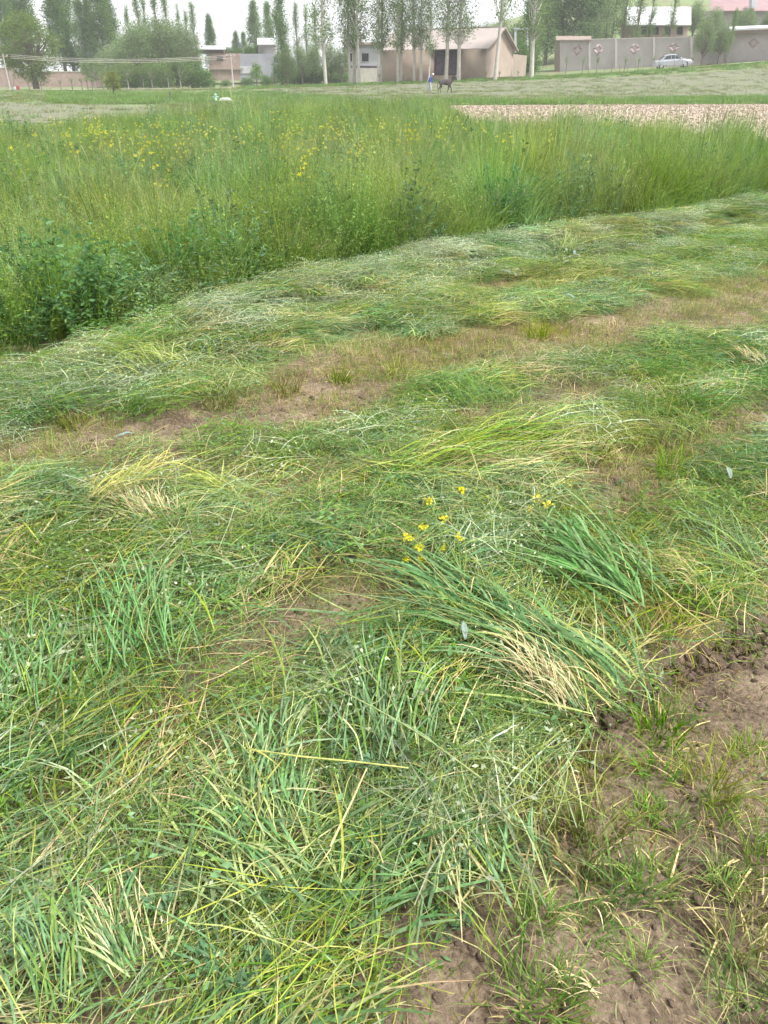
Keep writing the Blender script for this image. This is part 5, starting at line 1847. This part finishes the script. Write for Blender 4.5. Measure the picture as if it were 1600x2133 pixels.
BRIGHT = [(.17, .29, .03), (.20, .32, .04), (.14, .26, .03)]
OLIVE = [(.21, .22, .05), (.25, .24, .07), (.17, .21, .04)]
TU = {'bright': [tuft_meshes(BRIGHT, 70, (.05, .13), i) for i in (1, 2)], 'olive': [tuft_meshes(OLIVE, 70, (.05, .12), i) for i in (3, 4)], 'green': [tuft_meshes(GREEN, 50, (.06, .15), i) for i in (5, 6)]}
TUFTS = [('bright', 1380, 1525, 1.3, 'bright green grass tuft on bare soil just below the furrow'), ('bright', 1395, 975, 1.5, 'dome of bright yellow green grass at the edge of a bare patch'),
         ('bright', 1592, 1800, 1.1, None), ('bright', 740, 2085, 1.2, 'bright green tuft at the tip of the bare soil'), ('bright', 1370, 1835, 1.2, None),
         ('olive', 1470, 1640, 1.3, None), ('olive', 1190, 1775, 1.5, None), ('olive', 1250, 1730, 1.2, None), ('olive', 1530, 1965, 1.1, None), ('olive', 1100, 1620, 1.0, None), ('olive', 1200, 1560, 1.0, None), ('olive', 1250, 1600, 1.0, None), ('olive', 1570, 1890, 1.0, None),
         ('green', 1250, 1860, 1.2, None), ('green', 1310, 1850, 1.1, None), ('green', 1110, 1915, .9, None), ('green', 1080, 2065, 1.3, None), ('green', 1150, 2095, 1.2, None), ('green', 1390, 1700, .8, None), ('green', 1180, 1680, .8, None), ('green', 1560, 2080, 1.4, None),
         ('bright', 30, 1655, 1.6, 'bright green grass clump beside the dry brown patch'), ('bright', 5, 1090, 1.6, None), ('olive', 600, 805, 1.5, None), ('bright', 705, 785, 1.3, None), ('olive', 830, 770, 1.6, None), ('olive', 160, 880, 1.5, None), ('olive', 460, 830, 1.8, None), ('olive', 1135, 605, 1.9, None), ('bright', 1120, 690, 1.6, None), ('olive', 1230, 940, 1.8, None), ('green', 820, 980, 1.6, None)]
DEFL = {'bright': 'bright green grass tuft sprouting from the stubble', 'olive': 'olive yellow grass tuft with dry blades on the stubble ground', 'green': 'dark green grass tuft on the bare soil'}
rt = np.random.default_rng(91)
for _ in range(13):
    tx = rt.uniform(1020, 1600)
    ty = np.interp(tx, BIGX, BIGY) + rt.uniform(60, 560)
    if ty < 2125:
        TUFTS.append((('bright', 'olive', 'green', 'bright')[rt.integers(0, 4)], tx, ty, rt.uniform(.5, 1.0), None))
for i, (k, px, py, s, lab) in enumerate(TUFTS):
    p = ground_px(px, py + 12)
    p[2] = float(micro_z(p[0], p[1]))
    e = empty('grass_tuft', p, i * 1.7, s)
    tag(e, lab or DEFL[k], 'grass tuft', None if lab else k + ' grass tufts')
    a, b_ = TU[k][i % 2]
    obj('blades', a, e)
    obj('dry_blades', b_, e)


# long cut stalks lying singly on the swath, some with ears
def stalk(pts, lab, group=None, head=True, col=(.25, .31, .10), w=.0022, leaves=2):
    W3 = np.array([on_pile(a, b, .065) for a, b in pts])
    t = np.linspace(0, len(W3) - 1, 14)
    P3 = np.stack([np.interp(t, range(len(W3)), W3[:, k]) for k in range(3)], 1)
    for _ in range(2):
        P3[1:-1] = (P3[:-2] + 2 * P3[1:-1] + P3[2:]) / 4
    P3[:, 2] += .015 * np.sin(np.linspace(0, 3.1, 14))
    o_ = P3[0].copy()
    e = empty('wheat_stalk', o_)
    tag(e, lab, 'wheat stalk', group)
    g = Geo()
    g.tube(P3 - o_, np.linspace(w, w * .7, 14), col, 5)
    obj('stem', g.mesh('stem', M['straw'], True), e)
    for j in range(leaves):
        i = 3 + j * 4
        d = P3[i + 1] - P3[i]
        d /= np.linalg.norm(d)
        sd_ = np.cross(d, [0, 0, 1]) * (1 if j % 2 else -1)
        L_ = U(.14, .24)
        tt = np.linspace(0, 1, 6)
        sp_ = P3[i] - o_ + d * (tt * L_)[:, None] + sd_ * (L_ * .35 * tt ** 1.6)[:, None] + np.array([0, 0, .03]) * (np.sin(tt * 2.8))[:, None]
        g = Geo()
        g.strips(sp_[None], (sd_ * .0028 + np.array([0, 0, .0013]))[None], [.6, 1, 1, .8, .5, .05], pick(YGREEN + BLUEG, 1))
        obj('leaf', g.mesh('leaf', M['grass']), e)
    if head:
        g = Geo()
        ear(g, P3[-1] - o_, P3[-1] - P3[-3], .08, (.30, .36, .17), .08)
        obj('ear', g.mesh('ear', M['straw']), e)
    return e


stalk([(130, 1705), (330, 1585), (500, 1520), (640, 1470)], 'long yellow green wheat stalk lying across the brown gap')
stalk([(60, 1760), (260, 1650), (430, 1560), (530, 1495)], 'second long stalk parallel to the yellow green one across the brown gap', None, False)
stalk([(1000, 1662), (880, 1580), (760, 1510), (640, 1440)], 'long pale stem running diagonally over the bluish blades', None, False, (.30, .36, .14), .0028, 1)
stalk([(600, 1480), (592, 1420), (580, 1370)], 'wheat stalk with an awned ear pointing up beside the bare gap')
stalk([(430, 1560), (400, 1510), (372, 1450)], 'pale wheat ear with fanned awns beside the brown gap')
stalk([(150, 1800), (110, 1730), (75, 1650)], 'pale ear with blue green leaf at the left of the dry patch')
stalk([(190, 1790), (140, 1740), (105, 1670)], 'yellowish ear next to the pale one left of the dry patch')
stalk([(690, 1805), (735, 1720), (765, 1640)], 'broken straw coloured stem lying over the feathery weeds', None, False, (.42, .38, .18), .003, 0)
stalk([(520, 1600), (620, 1625), (850, 1640)], 'yellowish bent leaf stalk lying crosswise on the pale blades', None, False, (.36, .38, .12), .0026, 1)
stalk([(720, 1830), (560, 1900), (420, 1970)], 'thin stem crossing the dark gap in the cut weeds', None, False, (.22, .30, .10), .002, 1)
stalk([(830, 1480), (835, 1410), (828, 1330)], 'wheat stalk with ear standing in the bluish blades below the wheat bundle')
stalk([(1000, 1030), (975, 960), (925, 880)], 'thin yellow stem sticking out behind the mustard flowers', None, False, (.35, .36, .14), .003, 0)
stalk([(1290, 1190), (1400, 1300), (1500, 1370)], 'straw coloured stem at the edge of the green bundle', None, False, (.4, .4, .18), .0028, 1)
for i in range(34):                                            # loose stems over the swath
    px, py = U(0, 1500), U(1000, 2100)
    p = ground_px(px, py)
    if bare(p[0], p[1]) > .3:
        continue
    a = U(0, 6.28)
    L_ = U(60, 150)
    stalk([(px, py), (px + L_ * .5 * math.cos(a) + U(-8, 8), py + L_ * .35 * math.sin(a)), (px + L_ * math.cos(a), py + L_ * .7 * math.sin(a))],
          'loose thin cut stem lying on the swath', 'loose cut stems', i % 4 == 0, tuple(pick(YGREEN + PALE + STRAW[:1], 1)[0]), U(.0014, .0024), i % 2)


# bundles that keep their direction
def bundle(name, pxa, pxb, width, n, lab, cols, W=(.005, .011), Lr=(.7, 1.1), stems=None, ears=0, lift=.05, butt=None, fan=.25):
    A, B = on_pile(*pxa), on_pile(*pxb)
    ax = B - A
    L0 = np.linalg.norm(ax[:2])
    rz_ = math.atan2(ax[1], ax[0])
    e = empty(name, A, rz_)
    tag(e, lab, 'cut bundle')
    slope_ = (B[2] - A[2]) / max(L0, .05)

    def blades(n, W, cols, Lr, tip=None):
        k = 7
        t = np.linspace(0, 1, k)
        y0 = rng.normal(0, width * .4, n)
        an = y0 / width * fan + rng.normal(0, .26, n)
        ln = L0 * U(*Lr, n) * U(.3, .75, n)
        x0 = U(-.1, .65, n) * L0
        cv = rng.normal(0, .14, n)
        X = x0[:, None] + ln[:, None] * t * np.cos(an)[:, None]
        Y = y0[:, None] + ln[:, None] * (t * np.sin(an)[:, None] + cv[:, None] * t ** 2)
        hgt = .022 + .45 * lift * np.exp(-(y0 / width / .6) ** 2) * U(.1, 1, n)
        Z = .005 + hgt[:, None] * (.5 + 1.0 * np.sin(math.pi * np.clip(t * .85 + .08, 0, 1)))[None] + slope_ * X + rng.normal(0, .006, n)[:, None] * t ** 2
        r = rng.normal(0, .6, n)
        nx, ny = -np.sin(an), np.cos(an)
        w = U(*W, n) * .29
        wv = np.stack([nx * np.cos(r), ny * np.cos(r), np.sin(r)], 1) * w[:, None]
        g = Geo()
        c = pick(cols, n)
        S3 = np.stack([X, Y, Z], 2)
        g.strips(S3, wv, [.6, .9, 1, .95, .8, .5, .05], c, c * 1.1 if tip is None else pick(tip, n))
        return g, S3
    g, _ = blades(int(n * .95), W, np.array(cols) * 1.2, Lr)
    tag(obj('leaf_mass', g.mesh('leaf_mass', M['bundle']), e), kind='stuff')
    if stems:
        g, S3 = blades(stems[0], (.003, .005), stems[1], (.75, 1.15), stems[2] if len(stems) > 2 else None)
        tag(obj('stem_mass', g.mesh('stem_mass', M['straw']), e), kind='stuff')
        for i in range(min(ears, stems[0])):
            g = Geo()
            ear(g, S3[i, -1], S3[i, -1] - S3[i, -3], .075, (.27, .34, .17), .07)
            obj('ear', g.mesh('ear', M['straw']), e)
    if butt:
        g, _ = blades(butt, (.003, .0055), STRAW, (.18, .42))
        tag(obj('straw_butts', g.mesh('straw_butts', M['straw']), e), kind='stuff')
    return e


bundle('wheat_bundle', (1250, 1440), (800, 1190), .20, 250, 'large bundle of cut green wheat fanned out beside the mustard flowers', BLUEG + BLUEG[3:] + PALE[:1], (.009, .017), (.6, 1.05), (70, YGREEN + PALE, STRAW[:2]), 12, .13, 40)
bundle('wheat_bundle', (1330, 1260), (1110, 1080), .2, 150, 'bundle of broad blue green blades right of the mustard flowers', BLUEG + BLUEG[3:], (.009, .016), (.6, 1.05), (16, PALE), 5, .06)
bundle('wheat_bundle', (1580, 1200), (1420, 1050), .2, 70, 'loose green blades at the edge of the swath near the pale pointed leaves', BLUEG + GREEN, (.005, .010), (.6, 1.05), (10, PALE), 2, .05)
bundle('wheat_bundle', (300, 1390), (270, 1170), .22, 110, 'combed row of bluish wheat blades lying parallel left of the bare gap', BLUEG, (.006, .010), (.6, 1.0), (20, PALE), 3, .05, None, .1)
bundle('wheat_bundle', (60, 1480), (70, 1270), .15, 70, 'narrow bundle of bluish blades left of the combed row', BLUEG, (.006, .010), (.6, 1.0), (10, YGREEN), 1, .05, None, .1)
bundle('wheat_bundle', (560, 1680), (580, 1450), .13, 60, 'upright looking bundle of bluish blades under the awned ear', BLUEG, (.007, .012), (.6, 1.05), (16, PALE), 2, .07, None, .3)
bundle('wheat_bundle', (800, 1580), (790, 1350), .16, 80, 'bluish blade bundle lying below the large wheat bundle', BLUEG + GREEN[:1], (.006, .011), (.6, 1.05), (14, PALE), 3, .06, None, .2)
bundle('wheat_bundle', (600, 1850), (420, 1640), .13, 60, 'pale bundle of wide blades crossing the feathery weeds', BLUEG + PALE, (.007, .012), (.6, 1.05), (20, PALE + YGREEN), 1, .05)
bundle('straw_bundle', (330, 1095), (190, 1030), .16, 60, 'bunch with yellow straw butts fanned beside the yellow stalks', GREEN + PALE, (.004, .008), (.6, 1.0), (120, STRAW + PALE), 0, .16, 120, .9)
bundle('straw_bundle', (200, 1050), (400, 965), .07, 26, 'yellow green stalks running up from the straw bunch', YGREEN, (.004, .008), (.7, 1.05), (60, [(.44, .40, .10), (.48, .42, .12)]), 0, .12, None, .1)
bundle('straw_bundle', (560, 1060), (380, 1010), .10, 60, 'green and yellow stalks spreading right of the straw bunch', YGREEN + GREEN, (.004, .008), (.6, 1.05), (70, [(.42, .42, .10)] + YGREEN), 0, .07, None, .4)
bundle('straw_bundle', (1440, 1215), (1280, 1185), .12, 30, 'patch of yellow straw lying in the green swath', YGREEN + PALE, (.003, .006), (.6, 1.0), (110, STRAW[:3] + YGREEN), 0, .11, None, .3)
bundle('straw_bundle', (1180, 1470), (1020, 1350), .10, 20, 'pale straw ends sticking out under the large wheat bundle', PALE, (.003, .006), (.5, 1.0), (90, STRAW), 0, .1, 40, .3)
bundle('straw_bundle', (270, 2035), (180, 1860), .09, 50, 'pale cut stems ending together over the leafy weeds', PALE + BLUEG, (.005, .010), (.6, 1.05), (40, PALE + STRAW[:1]), 1, .06, 20, .3)
bundle('straw_bundle', (1590, 770), (1520, 735), .14, 20, 'orange tan straw patch near the edge of the swath', STRAW, (.003, .006), (.6, 1.0), (40, STRAW), 0, .05, None, .4)
bundle('straw_bundle', (1240, 2080), (1120, 2040), .05, 6, 'dry pale straw wisp on the bare soil', STRAW, (.003, .007), (.5, 1.0), (14, STRAW[1:3]), 0, .03, 8, .5)
bundle('straw_bundle', (1230, 1880), (1330, 1960), .03, 5, 'curled pale dry blades hanging from a green tuft on the soil', STRAW, (.004, .008), (.5, 1.0), (6, STRAW[:3]), 0, .03, None, .8)
bundle('grass_bundle', (860, 985), (1180, 885), .22, 130, 'arched green grass bundle lying along the bare patch', GREEN + YGREEN, (.003, .007), (.6, 1.05), (40, YGREEN + PALE), 0, .12, None, .2)
bundle('grass_bundle', (1010, 860), (900, 800), .3, 120, 'dark green heap of cut grass behind the arched bundle', GREEN, (.003, .006), (.6, 1.05), (20, YGREEN), 0, .16, None, .5)
bundle('grass_bundle', (1170, 540), (1215, 470), .18, 50, 'yellowish tuft of cut stems standing up at the crop edge', PALE + YGREEN, (.004, .008), (.6, 1.0), (40, YGREEN + PALE), 0, .22, None, .5)
bundle('grass_bundle', (340, 770), (220, 725), .35, 120, 'pale combed bundle on the windrow beside the standing crop', PALE + YGREEN, (.004, .008), (.6, 1.0), (50, PALE), 0, .12, None, .3)
bundle('grass_bundle', (820, 1990), (420, 2120), .10, 34, 'long green grass blades sweeping down to the bare soil tip', GREEN, (.003, .006), (.4, .7), (10, YGREEN), 0, .04, None, .2)
bundle('grass_bundle', (120, 2120), (30, 1880), .16, 70, 'broad green blades at the foot of the swath beside the leafy weeds', GREEN + BLUEG, (.005, .010), (.6, 1.0), (20, YGREEN), 1, .07, None, .3)


# mustard
def mustard_meshes(seed, nh, H, spread, straight=True):
    global rng
    keep, rng = rng, np.random.default_rng(seed)
    s, f, l_ = Geo(), [], Geo()
    s.tube([(0, 0, -.02), (.01, 0, H * .35), (0, .01, H * .7)], [.004, .0035, .0025], (.2, .28, .1), 5)
    for i in range(nh):
        a = U(0, 6.28)
        tip = np.array([math.cos(a) * spread * U(.3, 1), math.sin(a) * spread * U(.3, 1), H * U(.72, 1.05)])
        s.tube(limb_pts(np.array([0, 0, H * U(.3, .65)]), tip, .015, 5), [.0022, .002, .0018, .0016, .0012], (.2, .28, .1), 4)
        g = Geo()
        n = 26
        p = tip + rand_dirs(n) * U(.004, .02, n)[:, None] * [1, 1, .8]
        d = rand_dirs(n)
        d[:, 2] = np.abs(d[:, 2]) * .6
        w = np.cross(d, rand_dirs(n))
        w /= np.linalg.norm(w, axis=1, keepdims=True)
        g.leaves(p, d * .009, w * .0036, pick([(.70, .64, .05), (.76, .70, .07), (.64, .58, .04)], n, .1))
        f.append(g.mesh('flower_head', M['petal']))
    n = 10
    p = np.stack([U(-.01, .01, n), U(-.01, .01, n), U(.05, .6, n) * H], 1)
    a = U(0, 6.28, n)
    d = np.stack([np.cos(a), np.sin(a), U(.1, .5, n)], 1) * U(.05, .1, n)[:, None]
    w = np.stack([-np.sin(a), np.cos(a), 0 * a], 1) * .012
    l_.leaves(p, d, w, pick(BLUEG, n))
    rng = keep
    return s.mesh('mustard_stem', M['grass'], True), f, l_.mesh('mustard_leaves', M['grass'])


MU = [mustard_meshes(i, (3, 6, 2, 5)[i], .85, .12) for i in range(4)]
GM = 'mustard plants in the standing crop'
i = 0
r2 = np.random.default_rng(55)
for cx, cy, sx_, sy_, nn in ((540, 292, 60, 18, 8), (600, 280, 30, 10, 5), (470, 278, 25, 10, 4), (700, 275, 35, 8, 6), (880, 288, 22, 10, 5), (1060, 300, 22, 14, 6), (640, 345, 20, 20, 4), (660, 315, 16, 12, 3), (300, 292, 45, 8, 4),
                             (225, 290, 40, 14, 4), (110, 248, 18, 5, 3), (35, 322, 16, 6, 3), (320, 350, 14, 6, 3), (780, 262, 40, 10, 4), (900, 240, 35, 8, 4), (590, 245, 60, 12, 5), (400, 255, 60, 12, 4), (1250, 262, 30, 6, 2), (740, 300, 40, 10, 3), (180, 260, 30, 6, 2), (480, 285, 420, 40, 60), (700, 260, 260, 24, 36), (250, 280, 240, 40, 36), (1120, 290, 200, 16, 10)):
    for _ in range(nn):
        px, py = cx + r2.normal() * sx_ * .6, cy + r2.normal() * sy_ * .5
        p = ground_px(px, py, .82)
        p[2] = 0
        far_ = np.interp(px, FAR[:, 0], FAR[:, 1]) - .3
        if p[1] > far_:
            p = np.array([x_at(px, far_, .8), far_, 0])
        e = empty('mustard_plant', p, r2.uniform(0, 6.28), r2.uniform(.92, 1.12))
        tag(e, 'yellow flowering mustard plant standing in the tall green crop', 'mustard plant', GM)
        st_, fl_, lf_ = MU[i % 4]
        obj('stem', st_, e)
        obj('foliage', lf_, e)
        for m_ in fl_:
            obj('flower_head', m_, e)
        i += 1


def cut_mustard(root, heads, lab):
    R = on_pile(*root)
    e = empty('mustard_plant', R)
    tag(e, lab, 'mustard plant')
    s = Geo()
    for px, py, hgt in heads:
        p = on_pile(px, py)
        T = ground_px(px, py, p[2] + hgt)
        mid = (T - R) * .55 + [0, 0, -.02]
        s.tube(np.array([[0, 0, 0], mid * .5 + [0, 0, .01], mid, (T - R) * .8, T - R]), [.0028, .0025, .002, .0016, .0012], (.22, .30, .11), 5)
        g = Geo()
        n = 34
        c = T - R
        q = c + rand_dirs(n) * U(.003, .017, n)[:, None]
        d = rand_dirs(n)
        w = np.cross(d, rand_dirs(n))
        w /= np.linalg.norm(w, axis=1, keepdims=True)
        g.leaves(q, d * .011, w * .0045, pick([(.70, .65, .05), (.76, .70, .07), (.64, .58, .04)], n, .12))
        obj('flower_head', g.mesh('flower_head', M['petal']), e)
    obj('stem', s.mesh('stem', M['grass'], True), e)


cut_mustard((960, 1190), [(893, 1042, .09), (925, 1080, .06), (850, 1118, .05), (872, 1140, .04), (882, 1098, .06), (955, 1122, .05), (922, 1142, .03), (846, 1166, .02), (878, 1168, .02)], 'cut mustard plant with many yellow flower heads beside the wheat bundle')
cut_mustard((985, 1150), [(960, 1022, .08)], 'single yellow mustard head on a long bare stem')
cut_mustard((1140, 1110), [(1120, 1036, .06), (1140, 1050, .05), (1103, 1060, .04)], 'small cut mustard with three yellow heads right of the larger one')
cut_mustard((1190, 1080), [(1183, 1008, .07)], 'single yellow mustard flower standing above the blue green blades')


# dark broad weeds inside the crop
g_w = []
for sd_ in (1, 2):
    keep, rng = rng, np.random.default_rng(sd_)
    a = Geo()
    stem_leaf(a, 26, .2, (.55, .85), [(.11, .18, .08), (.125, .20, .10), (.10, .18, .09)], 34, (.025, .06), (.12, .2), .004, .35, .15)
    g_w.append(a.mesh('weed_foliage', M['crop']))
    rng = keep
for i, (px, py) in enumerate(((500, 395), (480, 420), (330, 325), (350, 310), (45, 352), (70, 365), (600, 345), (615, 360), (1065, 335), (1050, 355), (1310, 275), (1340, 285), (880, 330), (440, 405))):
    p = ground_px(px, py, .72)
    p[2] = 0
    e = empty('broadleaf_weed', p, i, .92)
    tag(e, 'dark blue green broadleaf weed clump standing in the crop', 'weed', 'dark weed clumps in the crop')
    obj('foliage', g_w[i % 2], e)

# silvery pointed leaves on the swath
M['silver_leaf'] = plain('silvery_leaf', (.16, .21, .18), .5, .12, 30, .001)


def pale_leaf(px, py, L_, an, tilt_, lab, group=None):
    p = on_pile(px, py, .04)
    t = np.linspace(0, 1, 9)
    w = L_ * .13 * np.sin(np.pi * np.clip(t * .93 + .05, 0, 1)) ** .8
    v = []
    for i in range(9):
        zc = .12 * L_ * math.sin(t[i] * 2.6)
        for s in (-1, -.5, 0, .5, 1):
            v.append((t[i] * L_, s * w[i], zc + abs(s) * w[i] * .45 + .002 * math.sin(i * 2 + s * 3)))
    i, j = np.meshgrid(np.arange(8), np.arange(4), indexing='ij')
    q = np.stack([i * 5 + j, i * 5 + j + 1, (i + 1) * 5 + j + 1, (i + 1) * 5 + j], -1)
    o_ = obj('silvery_leaf', mesh_np('silvery_leaf', np.array(v), q, M['silver_leaf'], smooth_=True), None, p, (0, -tilt_, an))
    sol = o_.modifiers.new('thick', 'SOLIDIFY')
    sol.thickness = .0008
    tag(o_, lab, 'leaf', group)


pale_leaf(968, 1355, .07, 1.6, .2, 'pale silvery pointed leaf standing up on the large wheat bundle')
pale_leaf(1518, 1015, .08, 1.5, .25, 'upright silvery leaf among blue green blades at the edge of the swath')
pale_leaf(240, 930, .10, .4, .1, 'folded silvery leaf on the stubble below the windrow')
pale_leaf(1195, 632, .10, 2.4, .1, 'silvery leaf alone on the swath below the white leaf cluster')
for i, (px, py) in enumerate(((1178, 548), (1195, 540), (1210, 545), (1188, 556), (1165, 548), (1205, 532), (1180, 534), (1065, 580), (1085, 572), (1100, 562), (1305, 520), (1075, 585))):
    pale_leaf(px, py, .085 + .02 * math.sin(i), i * 1.3, .12, 'white underside leaf in the pale cluster on the windrow', 'white leaf cluster on the windrow')

# low leafy weeds on the near swath
lw = []
for sd_ in (11, 12, 13):
    keep, rng = rng, np.random.default_rng(sd_)
    a = Geo()
    n = 26
    an = U(0, 6.28, n)
    d = np.stack([np.cos(an), np.sin(an), U(.2, .9, n)], 1) * U(.03, .055, n)[:, None]
    w = np.stack([-np.sin(an), np.cos(an), U(-.2, .2, n)], 1) * U(.005, .009, n)[:, None]
    a.leaves(np.stack([U(-.04, .04, n), U(-.04, .04, n), U(.0, .05, n)], 1), d, w, pick([(.085, .18, .085), (.10, .20, .09), (.12, .21, .11)], n))
    lw.append(a.mesh('weed_leaves', M['grass']))
    rng = keep
for i, (px, py) in enumerate(((90, 1960), (60, 1980), (30, 1945), (960, 1920), (920, 1950), (910, 1900), (700, 1560), (760, 1600), (850, 1420), (430, 2010), (500, 2060), (560, 1990), (640, 1090), (580, 1120), (690, 1150), (1290, 1010), (250, 1960), (340, 1880))):
    p = on_pile(px, py, -.005)
    e = empty('leafy_weed', p, i * 1.3, U(.4, .62))
    tag(e, 'small leafy weed with rounded blue green leaves on the mown strip', 'weed', 'small leafy weeds on the strip')
    obj('foliage', lw[i % 3], e)

# ================================================================== HAZE
hz_m, hn, hlk = new_mat('haze')
hn.remove(hn['Principled BSDF'])
pv = hn.new('ShaderNodeVolumePrincipled')
pv.inputs['Color'].default_value = (.95, .98, 1.0, 1)
pv.inputs['Density'].default_value = .00065
hlk.new(pv.outputs[0], hn['Material Output'].inputs['Volume'])
hz_o = obj('haze', box_mesh('haze', [(-250, 250, -30, 400, -2.0, 42)], hz_m))
tag(hz_o, 'pale haze in the air over the fields', 'haze', kind='stuff')
